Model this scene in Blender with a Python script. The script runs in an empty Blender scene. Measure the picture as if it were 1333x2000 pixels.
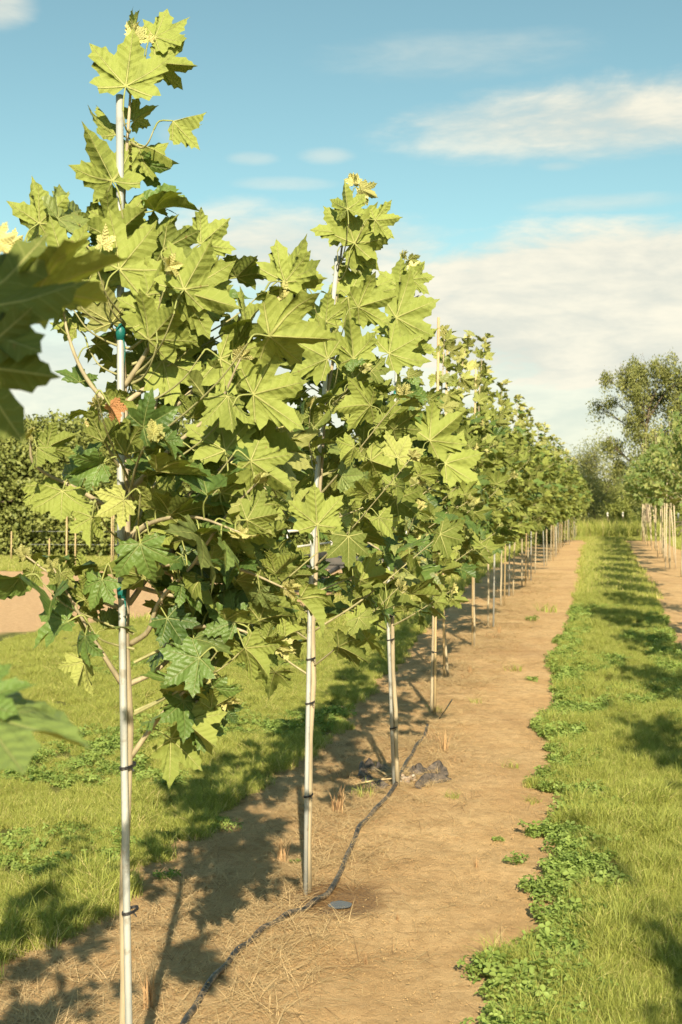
import bpy, math, random
import numpy as np
from mathutils import Vector, Matrix, Euler, noise as mnoise

S = bpy.context.scene
COL = S.collection
random.seed(7); rng = np.random.default_rng(7)
R = math.radians

# ------------------------------------------------------------------ camera
FPX, EYE = 2400.0, 1.6
YAW = math.atan(518.5 / FPX); PITCH = -10 / FPX
cam_d = bpy.data.cameras.new('camera'); cam = bpy.data.objects.new('camera', cam_d); COL.objects.link(cam)
cam.location = (0, 0, EYE); cam.rotation_euler = (math.pi / 2 + PITCH, 0, YAW)
cam_d.sensor_fit = 'VERTICAL'; cam_d.sensor_height = 36; cam_d.lens = 36 * FPX / 2000
cam_d.clip_start = .05; cam_d.clip_end = 3000
cam_d.dof.use_dof = True; cam_d.dof.focus_distance = 4.2; cam_d.dof.aperture_fstop = 8.5
S.camera = cam
M = Euler(cam.rotation_euler).to_matrix()
CR = np.array(M @ Vector((1, 0, 0))); CU = np.array(M @ Vector((0, 1, 0))); CF = np.array(M @ Vector((0, 0, -1)))
CP = np.array([0, 0, EYE])
def P(px, py, d): return CP + d * (CF + CR * (px - 666.5) / FPX + CU * (1000 - py) / FPX)
def G(px, py, z=0.0):
    v = CF + CR * (px - 666.5) / FPX + CU * (1000 - py) / FPX
    t = (z - EYE) / v[2]
    return CP + t * v
def depth_of(p): return float(np.dot(np.asarray(p) - CP, CF))

# ------------------------------------------------------------------ sun + sky
SUN_EL = R(31)
sh = -math.sin(YAW + R(3.5)), math.cos(YAW + R(3.5))         # direction in which shadows fall
sun_d = bpy.data.lights.new('sun', 'SUN'); sun = bpy.data.objects.new('sun', sun_d); COL.objects.link(sun)
sun_d.energy = 4.6; sun_d.angle = R(.5); sun_d.color = (1.0, .865, .64)
ld = Vector((sh[0] * math.cos(SUN_EL), sh[1] * math.cos(SUN_EL), -math.sin(SUN_EL)))
sun.rotation_euler = ld.to_track_quat('-Z', 'Y').to_euler(); sun.location = (2, -3, 8)
S.view_settings.view_transform = 'Standard'; S.view_settings.look = 'None'
S.view_settings.exposure = 1.1; S.view_settings.gamma = 1
S.cycles.max_bounces = 6; S.cycles.transparent_max_bounces = 4
S.cycles.use_adaptive_sampling = True; S.cycles.adaptive_threshold = .02

class NT:
    """tiny node builder"""
    def __init__(s, tree): s.t = tree; s.n = tree.nodes; s.l = tree.links
    def put(s, sock, v):
        if isinstance(v, (int, float)): sock.default_value = v
        elif isinstance(v, (tuple, list)):
            v = tuple(v)
            sock.default_value = v + (1,) if (len(v) == 3 and sock.type == 'RGBA') else v
        else: s.l.new(v, sock)
    def m(s, op, a, b=None, c=None, clamp=False):
        n = s.n.new('ShaderNodeMath'); n.operation = op; n.use_clamp = clamp
        s.put(n.inputs[0], a)
        if b is not None: s.put(n.inputs[1], b)
        if c is not None: s.put(n.inputs[2], c)
        return n.outputs[0]
    def mr(s, v, a, b, c=0., d=1., smooth=True):
        n = s.n.new('ShaderNodeMapRange'); n.interpolation_type = 'SMOOTHSTEP' if smooth else 'LINEAR'
        s.put(n.inputs[0], v)
        for i, q in enumerate((a, b, c, d)): s.put(n.inputs[1 + i], q)
        return n.outputs[0]
    def mix(s, f, a, b, mode='MIX'):
        n = s.n.new('ShaderNodeMix'); n.data_type = 'RGBA'; n.blend_type = mode
        s.put(n.inputs[0], f); s.put(n.inputs[6], a); s.put(n.inputs[7], b)
        return n.outputs[2]
    def noise(s, vec, scale, detail=3, rough=.55, dist=0.):
        n = s.n.new('ShaderNodeTexNoise'); 
        if vec is not None: s.l.new(vec, n.inputs['Vector'])
        n.inputs['Scale'].default_value = scale; n.inputs['Detail'].default_value = detail
        n.inputs['Roughness'].default_value = rough; n.inputs['Distortion'].default_value = dist
        return n.outputs[0]
    def xyz(s, x, y, z=0.):
        n = s.n.new('ShaderNodeCombineXYZ')
        s.put(n.inputs[0], x); s.put(n.inputs[1], y); s.put(n.inputs[2], z); return n.outputs[0]
    def sep(s, v):
        n = s.n.new('ShaderNodeSeparateXYZ'); s.l.new(v, n.inputs[0]); return n.outputs
    def attr(s, name):
        n = s.n.new('ShaderNodeAttribute'); n.attribute_name = name; return n
    def vmath(s, op, a, b):
        n = s.n.new('ShaderNodeVectorMath'); n.operation = op; s.put(n.inputs[0], a); s.put(n.inputs[1], b); return n.outputs[0]

W = bpy.data.worlds.new('World'); S.world = W; W.use_nodes = True
w = NT(W.node_tree); w.n.clear()
sky = w.n.new('ShaderNodeTexSky'); sky.sky_type = 'NISHITA'; sky.sun_disc = False
sky.sun_elevation = SUN_EL; sky.sun_rotation = math.atan2(-sh[0], -sh[1])
sky.air_density = 1.0; sky.dust_density = .6; sky.ozone_density = 1.6
geo = w.n.new('ShaderNodeTexCoord')
sx, sy, sz = w.sep(geo.outputs['Generated'])
cy, sn = math.cos(YAW), math.sin(YAW)
fx = w.m('ADD', w.m('MULTIPLY', sx, cy), w.m('MULTIPLY', sy, sn))
fy = w.m('MAXIMUM', w.m('SUBTRACT', w.m('MULTIPLY', sy, cy), w.m('MULTIPLY', sx, sn)), .02)
hl = w.m('SQRT', w.m('ADD', w.m('MULTIPLY', sx, sx), w.m('MULTIPLY', sy, sy)))
az = w.m('ARCTAN2', w.m('ADD', w.m('MULTIPLY', sx, cy), w.m('MULTIPLY', sy, sn)), w.m('SUBTRACT', w.m('MULTIPLY', sy, cy), w.m('MULTIPLY', sx, sn)))
ev = w.m('DIVIDE', sz, w.m('MAXIMUM', hl, .01))
warpv = w.xyz(w.m('MULTIPLY', az, 5.), w.m('MULTIPLY', ev, 13.), 3.1)
n1 = w.noise(warpv, 1.3, 7, .6, .4)
n2 = w.noise(w.xyz(w.m('MULTIPLY', az, 9.), w.m('MULTIPLY', ev, 34.), 8.3), 2.2, 6, .6, .3)
nn = w.m('ADD', w.m('MULTIPLY', w.m('SUBTRACT', n1, .5), 2.6), w.m('MULTIPLY', w.m('SUBTRACT', n2, .5), 1.1))
def blob(px, py, rx, ry, soft=1.2, k=1., top=1.):
    u0, v0, a, b = (px - 666.5) / FPX, (990 - py) / FPX, rx / FPX, ry / FPX
    du = w.m('DIVIDE', w.m('SUBTRACT', az, u0), a); dv = w.m('DIVIDE', w.m('SUBTRACT', ev, v0), b)
    d = w.m('SUBTRACT', 1., w.m('ADD', w.m('MULTIPLY', du, du), w.m('MULTIPLY', dv, dv)))
    d = w.m('ADD', d, w.m('MULTIPLY', nn, k))
    return w.mr(d, 0, soft, 0, top)
cl = None
for b in [(1220, 250, 540, 100, 1.1, .65, .97), (10, 45, 85, 60, 1.3, .4, .75), (1240, 620, 660, 195, .6, .6, .98), (560, 500, 400, 110, 1.0, .7, .9),
          (640, 305, 60, 20, 1.5, .6, .4), (490, 312, 60, 16, 1.5, .6, .35), (350, 268, 50, 40, 1.6, .5, .35), (1090, 335, 60, 14, 1.5, .6, .4), (560, 360, 110, 16, 1.5, .6, .35),
          (1180, 410, 200, 22, 1.6, .8, .45), (900, 120, 300, 60, 2.2, .9, .42), (300, 700, 600, 200, 1.6, .6, .8)]:
    q = blob(*b); cl = q if cl is None else w.m('MAXIMUM', cl, q)
# distant overcast band near the horizon, and broken cloud over the rest of the dome
low = w.mr(w.m('ADD', ev, w.m('MULTIPLY', nn, .02)), .23, .10, 0, .86)
rest = w.mr(w.m('ADD', w.m('ABSOLUTE', az), w.m('MULTIPLY', nn, .12)), .42, .7, 0, 1)
gen = w.mr(w.noise(geo.outputs['Generated'], 2.4, 6, .6, .3), .55, .75, 0, .2)
cl = w.m('MAXIMUM', w.m('MAXIMUM', cl, low), w.m('MULTIPLY', rest, gen))
skyc = w.mix(1., sky.outputs[0], (.86, 1.0, .74), 'MULTIPLY')
sep = w.n.new('ShaderNodeBackground')
cshade = w.mr(w.m('ADD', n1, w.m('MULTIPLY', n2, .5)), .55, .95)
ccol = w.mix(cshade, (4.3, 4.4, 3.9), (5.8, 5.5, 4.5))
skyc = w.mix(cl, skyc, ccol)
w.put(sep.inputs[0], skyc); sep.inputs[1].default_value = .082
wo = w.n.new('ShaderNodeOutputWorld'); w.l.new(sep.outputs[0], wo.inputs[0])

# ------------------------------------------------------------------ helpers
def mat(name):
    m = bpy.data.materials.new(name); m.use_nodes = True; m.node_tree.nodes.clear()
    return m, NT(m.node_tree)
def finish(n, shader, disp=None):
    o = n.n.new('ShaderNodeOutputMaterial'); n.l.new(shader, o.inputs[0]); return o
def principled(n, color, rough=.8, normal=None, **kw):
    b = n.n.new('ShaderNodeBsdfPrincipled'); n.put(b.inputs['Base Color'], color); n.put(b.inputs['Roughness'], rough)
    if normal is not None: n.l.new(normal, b.inputs['Normal'])
    for k, v in kw.items(): n.put(b.inputs[k.replace('_', ' ')], v)
    return b.outputs[0]
def bump(n, h, dist=.01, strength=1.):
    b = n.n.new('ShaderNodeBump'); n.l.new(h, b.inputs['Height']); b.inputs['Distance'].default_value = dist
    b.inputs['Strength'].default_value = strength; return b.outputs[0]
def coord(n, which='Object'):
    return n.n.new('ShaderNodeTexCoord').outputs[which]

def simple(name, c1, c2, scale=20, rough=.8, bd=.002, stretch=None, metal=0.):
    m, n = mat(name); v = coord(n)
    if stretch:
        mp = n.n.new('ShaderNodeMapping'); n.l.new(v, mp.inputs[0]); mp.inputs['Scale'].default_value = stretch; v = mp.outputs[0]
    f = n.noise(v, scale, 5, .6)
    finish(n, principled(n, n.mix(n.mr(f, .35, .65), c1, c2), rough, bump(n, f, bd), Metallic=metal)); return m

def mesh(name, V, F, mats, attrs=None, uv=None, smooth=True, matidx=None):
    """V (n,3), F list/array of tris or quads"""
    V = np.asarray(V, dtype=np.float32); me = bpy.data.meshes.new(name)
    if isinstance(F, np.ndarray):
        k = F.shape[1]; nf = len(F)
        me.vertices.add(len(V)); me.vertices.foreach_set('co', V.ravel())
        me.loops.add(nf * k); me.loops.foreach_set('vertex_index', F.astype(np.int32).ravel())
        me.polygons.add(nf); me.polygons.foreach_set('loop_start', np.arange(0, nf * k, k, dtype=np.int32))
        me.update(calc_edges=True)
    else:
        me.from_pydata(V.tolist(), [], [list(map(int, f)) for f in F]); me.update()
    me.polygons.foreach_set('use_smooth', np.full(len(me.polygons), smooth, dtype=bool))
    if matidx is not None: me.polygons.foreach_set('material_index', np.asarray(matidx, dtype=np.int32))
    for m_ in (mats if isinstance(mats, (list, tuple)) else [mats]): me.materials.append(m_)
    if attrs:
        for k, a in attrs.items():
            a = np.asarray(a, dtype=np.float32)
            if a.ndim == 2 and a.shape[1] == 4:
                at = me.attributes.new(k, 'FLOAT_COLOR', 'POINT'); at.data.foreach_set('color', a.ravel())
            elif a.ndim == 2:
                at = me.attributes.new(k, 'FLOAT_VECTOR', 'POINT'); at.data.foreach_set('vector', a.ravel())
            else:
                at = me.attributes.new(k, 'FLOAT', 'POINT'); at.data.foreach_set('value', a)
    if uv is not None:
        ul = me.uv_layers.new(name='UVMap'); li = np.empty(len(me.loops), dtype=np.int32)
        me.loops.foreach_get('vertex_index', li); ul.data.foreach_set('uv', np.asarray(uv, dtype=np.float32)[li].ravel())
    return me
def link(name, me, parent=None, loc=(0, 0, 0)):
    o = bpy.data.objects.new(name, me); COL.objects.link(o); o.location = loc
    if parent: o.parent = parent
    return o
def tag(o, label=None, cat=None, group=None, kind=None):
    if label: o['label'] = label
    if cat: o['category'] = cat
    if group: o['group'] = group
    if kind: o['kind'] = kind
    return o
def empty(name, loc, label, cat, group=None):
    o = bpy.data.objects.new(name, None); COL.objects.link(o); o.location = loc; o.empty_display_size = .1
    return tag(o, label, cat, group)

class Tubes:
    """collects tapered tubes / boxes into one triangle mesh"""
    def __init__(s): s.V = []; s.F = []; s.A = []; s.n = 0
    def tube(s, pts, radii, sides=6, tone=0., cap=True, flat=1.):
        pts = np.asarray(pts, float); k = len(pts)
        if np.isscalar(radii): radii = np.full(k, radii)
        elif len(radii) != k: radii = np.interp(np.linspace(0, 1, k), np.linspace(0, 1, len(radii)), radii)
        T = np.gradient(pts, axis=0); T /= np.linalg.norm(T, axis=1)[:, None] + 1e-9
        ref = np.array([0, 0, 1.]) if abs(T[0][2]) < .9 else np.array([1., 0, 0])
        a = np.cross(T[0], ref); a /= np.linalg.norm(a)
        ring = []
        for i in range(k):
            a = a - T[i] * np.dot(a, T[i]); a /= np.linalg.norm(a) + 1e-9
            b = np.cross(T[i], a)
            th = np.arange(sides) * 2 * math.pi / sides
            ring.append(pts[i] + radii[i] * (np.cos(th)[:, None] * a + flat * np.sin(th)[:, None] * b))
        V = np.concatenate(ring)
        F = []
        for i in range(k - 1):
            for j in range(sides):
                p, q = i * sides + j, i * sides + (j + 1) % sides
                F += [(p, q, q + sides), (p, q + sides, p + sides)]
        if cap:
            V = np.concatenate([V, [pts[0], pts[-1]]]); e = len(V)
            for j in range(sides):
                F.append((e - 2, (j + 1) % sides, j)); F.append((e - 1, (k - 1) * sides + j, (k - 1) * sides + (j + 1) % sides))
        s.V.append(V); s.F.append(np.array(F) + s.n); s.A.append(np.full(len(V), tone)); s.n += len(V)
    def box(s, c, size, rot=None, tone=0.):
        c = np.asarray(c, float); h = np.asarray(size, float) / 2
        V = np.array([(x, y, z) for x in (-1, 1) for y in (-1, 1) for z in (-1, 1)]) * h
        if rot is not None: V = V @ np.asarray(rot).T
        V = V + c
        F = [(0, 1, 3), (0, 3, 2), (4, 6, 7), (4, 7, 5), (0, 4, 5), (0, 5, 1), (2, 3, 7), (2, 7, 6), (0, 2, 6), (0, 6, 4), (1, 5, 7), (1, 7, 3)]
        s.V.append(V); s.F.append(np.array(F) + s.n); s.A.append(np.full(8, tone)); s.n += 8
    def raw(s, V, F, tone=0.):
        s.V.append(np.asarray(V, float)); s.F.append(np.asarray(F) + s.n); s.A.append(np.full(len(V), tone)); s.n += len(V)
    def mesh(s, name, m, smooth=True):
        return mesh(name, np.concatenate(s.V), np.concatenate(s.F), m, {'tone': np.concatenate(s.A)}, smooth=smooth)
    def build(s, name, m, parent=None, loc=(0, 0, 0), smooth=True): return link(name, s.mesh(name, m, smooth), parent, loc)
def smooth_path(pts, n=5):
    pts = np.asarray(pts, float)
    if len(pts) < 3: return np.array([pts[0] + (pts[-1] - pts[0]) * t for t in np.linspace(0, 1, n)])
    ex = np.concatenate([[2 * pts[0] - pts[1]], pts, [2 * pts[-1] - pts[-2]]]); out = []
    for i in range(1, len(ex) - 2):
        for t in np.linspace(0, 1, n, endpoint=False):
            a, b, c, d = ex[i - 1], ex[i], ex[i + 1], ex[i + 2]
            out.append(.5 * ((2 * b) + (c - a) * t + (2 * a - 5 * b + 4 * c - d) * t * t + (-a + 3 * b - 3 * c + d) * t ** 3))
    out.append(pts[-1]); return np.array(out)
def unit(v): v = np.asarray(v, float); return v / (np.linalg.norm(v) + 1e-9)

def vnoise(x, y, s, seed=0):
    """vectorised value noise, about -1..1"""
    x = np.asarray(x) * s + seed * 17.3; y = np.asarray(y) * s - seed * 9.7
    xi, yi = np.floor(x).astype(np.int64), np.floor(y).astype(np.int64); fx, fy = x - xi, y - yi
    fx = fx * fx * (3 - 2 * fx); fy = fy * fy * (3 - 2 * fy)
    def h(a, b):
        n = (a * 374761393 + b * 668265263 + seed * 1274126177) & 0xffffffff
        n = ((n ^ (n >> 13)) * 1274126177) & 0xffffffff
        return ((n ^ (n >> 16)) & 0xffff) / 32767.5 - 1
    return (h(xi, yi) * (1 - fx) + h(xi + 1, yi) * fx) * (1 - fy) + (h(xi, yi + 1) * (1 - fx) + h(xi + 1, yi + 1) * fx) * fy

# ------------------------------------------------------------------ ground masks
def path_of(px): a = np.array([G(*p)[:2] for p in px]); return a[np.argsort(a[:, 1])]
L_EDGE = path_of([(-60, 1960), (0, 1920), (110, 1875), (190, 1810), (235, 1780), (280, 1700), (350, 1670), (425, 1620), (475, 1570), (550, 1515), (640, 1455), (700, 1375),
                  (780, 1290), (830, 1225), (880, 1165), (960, 1110), (1040, 1065), (1095, 1035)])
R_EDGE = path_of([(940, 1995), (967, 1875), (1017, 1825), (1082, 1785), (1052, 1730), (1082, 1650), (1047, 1625), (1112, 1590), (1092, 1550), (1027, 1535), (1082, 1500), (1077, 1450),
                  (1042, 1420), (1092, 1375), (1080, 1320), (1076, 1300), (1092, 1260), (1120, 1212), (1120, 1172), (1136, 1140), (1132, 1108), (1140, 1080), (1148, 1052)])
K_EDGE = path_of([(1560, 1700), (1400, 1420), (1320, 1280), (1280, 1166), (1260, 1135), (1236, 1100), (1220, 1060), (1216, 1048)])
FIELD = np.array([G(*p)[:2] for p in [(-500, 1290), (0, 1240), (124, 1231), (244, 1212), (475, 1204), (600, 1216), (680, 1160), (740, 1112), (450, 1112), (0, 1116), (-900, 1118)]])
def inpoly(x, y, poly):
    x = np.asarray(x, float); y = np.asarray(y, float); c = np.zeros(x.shape, bool); n = len(poly)
    for i in range(n):
        x1, y1 = poly[i]; x2, y2 = poly[(i + 1) % n]
        with np.errstate(divide='ignore', invalid='ignore'):
            t = ((y1 > y) != (y2 > y)) & (x < (x2 - x1) * (y - y1) / (y2 - y1 + 1e-12) + x1)
        c ^= t
    return c
END_Y = 60.
def dists(x, y):
    """signed distances (m): positive = inside grass"""
    j = .07 * vnoise(x, y, 5., 3) + .06 * vnoise(x, y, 13., 4) + .04 * vnoise(x, y, 29., 14)
    far = np.clip(y / 20., 1, 3)
    a = np.interp(y, L_EDGE[:, 0 + 1], L_EDGE[:, 0]) - x + j * far
    b = np.minimum(x - .02 - np.interp(y, R_EDGE[:, 1], R_EDGE[:, 0]), np.interp(y, K_EDGE[:, 1], K_EDGE[:, 0]) - x) + j * .6 * far
    c = x - 2.75 + j * 2
    d = y - END_Y + j * 8
    return a, b, c, d
def grassmask(x, y, soft=.06):
    a, b, c, d = dists(x, y)
    m_ = np.maximum(np.maximum(a, b), np.maximum(c, d))
    m_ = np.clip(m_ / soft, 0, 1)
    f = inpoly(x + .3 * vnoise(x, y, 1.3, 9) + .15 * vnoise(x, y, 5, 19), y + .5 * vnoise(x, y, 1.1, 8) + .35 * vnoise(x, y, 4, 18), FIELD)
    return np.where(f, 0, m_), f.astype(float)
def gz(x, y):
    x = np.asarray(x, float); y = np.asarray(y, float)
    near = np.clip(1 - y / 60, 0, 1)
    row = np.exp(-((x + 1.35) / .45) ** 2) * .03 * near
    return .02 * vnoise(x, y, .9, 1) * near + .011 * vnoise(x, y, 3.7, 2) * near + .004 * vnoise(x, y, 9., 12) * near + row
def gz1(x, y): return float(gz(np.array([x]), np.array([y]))[0])

def grid_axis(a, b, fine, lo, hi, g):
    mid = list(np.arange(a, b, fine)); s = fine; v = b; right = []
    while v < hi: right.append(v); s *= g; v += s
    right.append(hi); s = fine; v = a; left = []
    while v > lo: s *= g; v -= s; left.append(max(v, lo))
    return np.array(left[::-1] + mid + right)
gx = grid_axis(-3.2, 1.6, .04, -900, 900, 1.06); gy = grid_axis(1.5, 11, .045, -40, 1500, 1.035)
X, Y = np.meshgrid(gx, gy); Z = gz(X, Y)
Z = Z + np.where((X > -3.2) & (X < 1.6) & (Y < 14), .006 * vnoise(X, Y, 11, 5), 0)
gm, fm = grassmask(X, Y, .10)
WET = G(655, 1762)[:2]; PUD = G(662, 1773)[:2]
wetd = np.sqrt(((X - WET[0]) / .20) ** 2 + ((Y - WET[1]) / .21) ** 2) + .25 * vnoise(X, Y, 16, 6)
wet = np.clip(1.35 - wetd, 0, 1) * 2; wet = np.clip(wet, 0, 1)
Z = Z - .014 * np.exp(-(((X - PUD[0]) / .09) ** 2 + ((Y - PUD[1]) / .09) ** 2))
nx, ny = len(gx), len(gy)
idx = np.arange(nx * ny).reshape(ny, nx)
GF = np.stack([idx[:-1, :-1], idx[:-1, 1:], idx[1:, 1:], idx[1:, :-1]], -1).reshape(-1, 4)
m_ground, n = mat('ground_soil')
oc = coord(n); A = n.attr('mask'); ar, ag, ab = n.sep(A.outputs['Vector'])
f1 = n.noise(oc, 1.7, 6, .6); f2 = n.noise(oc, 14, 8, .7); f3 = n.noise(oc, 90, 6, .65)
mp = n.n.new('ShaderNodeMapping'); n.l.new(oc, mp.inputs[0]); mp.inputs['Scale'].default_value = (1, .45, 1)
f4 = n.noise(mp.outputs[0], 26, 6, .75, 1.2)
soil = n.mix(n.mr(f1, .3, .7), (.53, .335, .155), (.64, .44, .225))
soil = n.mix(n.mr(f2, .42, .62, 0, .6), soil, (.39, .245, .108))
soil = n.mix(n.mr(f4, .56, .7, 0, .55), soil, (.58, .43, .24))
soil = n.mix(n.mr(f3, .58, .72, 0, .45), soil, (.24, .15, .07))
mp2 = n.n.new('ShaderNodeMapping'); n.l.new(oc, mp2.inputs[0]); mp2.inputs['Scale'].default_value = (1, 3.5, 1); mp2.inputs['Rotation'].default_value = (0, 0, .35)
f5 = n.noise(mp2.outputs[0], 38, 5, .8, 2.)
soil = n.mix(n.mr(f5, .60, .70, 0, .5), soil, (.62, .46, .25)); soil = n.mix(n.mr(f5, .40, .31, 0, .5), soil, (.22, .135, .06))
f6 = n.noise(oc, .5, 4, .6); soil = n.mix(n.mr(f6, .45, .7, 0, .4), soil, (.34, .20, .10))
field = n.mix(n.mr(f2, .35, .65), (.48, .30, .15), (.60, .40, .22))
gcol = n.mix(n.mr(f2, .35, .65), (.055, .07, .015), (.14, .14, .035))
gcol = n.mix(n.mr(n.noise(oc, .35, 4, .6), .4, .65, 0, .5), gcol, (.20, .20, .05))
c = n.mix(ag, soil, field); c = n.mix(ar, c, gcol)
c = n.mix(n.m('MULTIPLY', ab, .96), c, n.mix(n.mr(f3, .35, .6), (.11, .055, .022), (.26, .15, .06)))
hgt = n.m('ADD', n.m('MULTIPLY', f2, .6), n.m('ADD', n.m('MULTIPLY', f3, .35), n.m('MULTIPLY', n.m('ADD', f4, f5), .45)))
sp = n.n.new('ShaderNodeBsdfPrincipled'); n.put(sp.inputs['Base Color'], c)
n.put(sp.inputs['Roughness'], n.mr(ab, .4, 1., .95, .45)); n.put(sp.inputs['Specular IOR Level'], .2)
n.l.new(bump(n, hgt, .02, .9), sp.inputs['Normal']); finish(n, sp.outputs[0])
gme = mesh('ground', np.stack([X, Y, Z], -1).reshape(-1, 3), GF, m_ground, {'mask': np.stack([gm, fm, wet], -1).reshape(-1, 3)})
tag(link('ground', gme), kind='structure')

# ------------------------------------------------------------------ leaf geometry
HALF = [(0, 1.0), (.045, .88), (.125, .84), (.15, .745), (.25, .72), (.245, .61), (.285, .54), (.385, .59), (.455, .67), (.53, .61), (.77, .64), (.70, .50), (.76, .42), (.635, .355),
        (.67, .27), (.565, .22), (.49, .15), (.575, .095), (.65, -.05), (.50, -.075), (.45, -.17), (.31, -.13), (.19, -.18), (.07, -.07)]
HALF_C = [(0, 1.0), (.14, .80), (.25, .68), (.29, .54), (.45, .62), (.77, .64), (.68, .33), (.49, .14), (.64, -.05), (.30, -.16), (.05, -.05)]
HALF_R = [(0, .9), (.16, .80), (.22, .62), (.36, .66), (.56, .62), (.55, .40), (.50, .26), (.58, .06), (.46, -.10), (.24, -.14), (.05, -.04)]   # broad, blunt lobes
def leaf_template(half, rings):
    h = np.array(half); out = np.concatenate([h[::-1] * [-1, 1], h[1:]])   # from left base over the tip to the right base
    V = [np.zeros((1, 2))] + [out * t for t in rings]; k = len(out); F = []
    for j in range(k - 1): F.append((0, 1 + j + 1, 1 + j))
    for r_ in range(len(rings) - 1):
        a, b = 1 + r_ * k, 1 + (r_ + 1) * k
        for j in range(k - 1): F += [(a + j, a + j + 1, b + j + 1), (a + j, b + j + 1, b + j)]
    return np.concatenate(V), np.array(F)
TPL = {'A': leaf_template(HALF, [.2, .4, .6, .8, 1]), 'B': leaf_template(HALF, [.5, 1]), 'C': leaf_template(HALF_C, [1]), 'D': leaf_template(HALF_R, [.55, 1])}
class Leaves:
    def __init__(s, tpl='A'): s.t = tpl; s.L = []
    def add(s, base, T, N, size, young=0., dead=0., rnd=None, fold=None, droop=None):
        T = unit(T); N = np.asarray(N, float); N = N - T * np.dot(T, N)
        if np.linalg.norm(N) < 1e-3: N = np.cross(T, [1, .3, .2])
        N = unit(N)
        s.L.append((base, T, N, size, young, dead, random.random() if rnd is None else rnd,
                    random.choice([random.uniform(.05, .5), random.uniform(.3, 1.15)]) if fold is None else fold, random.uniform(-.2, .75) if droop is None else droop))
    def mesh(s, name, m):
        v2, F = TPL[s.t]; k = len(s.L); nv = len(v2)
        B = np.array([l[0] for l in s.L]); T = np.array([l[1] for l in s.L]); N = np.array([l[2] for l in s.L]); sz = np.array([l[3] for l in s.L])
        col = np.array([(l[6], l[4], l[5], 1) for l in s.L]); fold = np.array([l[7] for l in s.L])[:, None]; dr = np.array([l[8] for l in s.L])[:, None]
        Bn = np.cross(T, N)
        x = v2[None, :, 0] * (1 + rng.uniform(-.12, .08, (k, 1))); y = v2[None, :, 1] + 0 * x
        r_ = np.sqrt(x * x + y * y); th = np.arctan2(x, y)
        cut = 1 - rng.uniform(-.03, .24, (k, 1)) * np.exp(-((np.abs(th) - .49) / .13) ** 2) * (r_ > .1) + rng.uniform(-.10, .08, (k, 1)) * np.exp(-((th - .87) / .3) ** 2) + rng.uniform(-.10, .08, (k, 1)) * np.exp(-((th + .87) / .3) ** 2)
        x = x * cut; y = y * cut; r_ = r_ * cut
        z = fold * np.abs(x) * (1 - .35 * np.abs(x)) - dr * y * np.abs(y) * .55 - rng.uniform(-.1, .35, (k, 1)) * x * x
        z += rng.uniform(-.4, .4, (k, 1)) * x * y - rng.uniform(0, .5, (k, 1)) * np.maximum(np.abs(x) - .35, 0) ** 1.5
        z += rng.uniform(-.12, .12, (k, 1)) * x + -.045 * r_ * np.cos(np.degrees(th) / 50 * 2 * math.pi)
        ph = rng.uniform(0, 6.28, (k, 1)); z += rng.uniform(.04, .13, (k, 1)) * r_ * r_ * np.sin(2.6 * th + ph) + .03 * r_ * np.sin(9 * th + 2 * ph + 6 * r_)
        yy = y - .25 * np.abs(dr) * np.sign(y) * y * y * .4; xx = x * (1 - .30 * fold)
        V = B[:, None] + sz[:, None, None] * (xx[..., None] * Bn[:, None] + yy[..., None] * T[:, None] + z[..., None] * N[:, None])
        FF = (F[None] + (np.arange(k) * nv)[:, None, None]).reshape(-1, 3)
        uv = np.tile(v2 * .5 + .5, (k, 1)); cc = np.repeat(col, nv, axis=0)
        return mesh(name, V.reshape(-1, 3), FF, m, {'leafcol': cc}, uv=uv)

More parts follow.
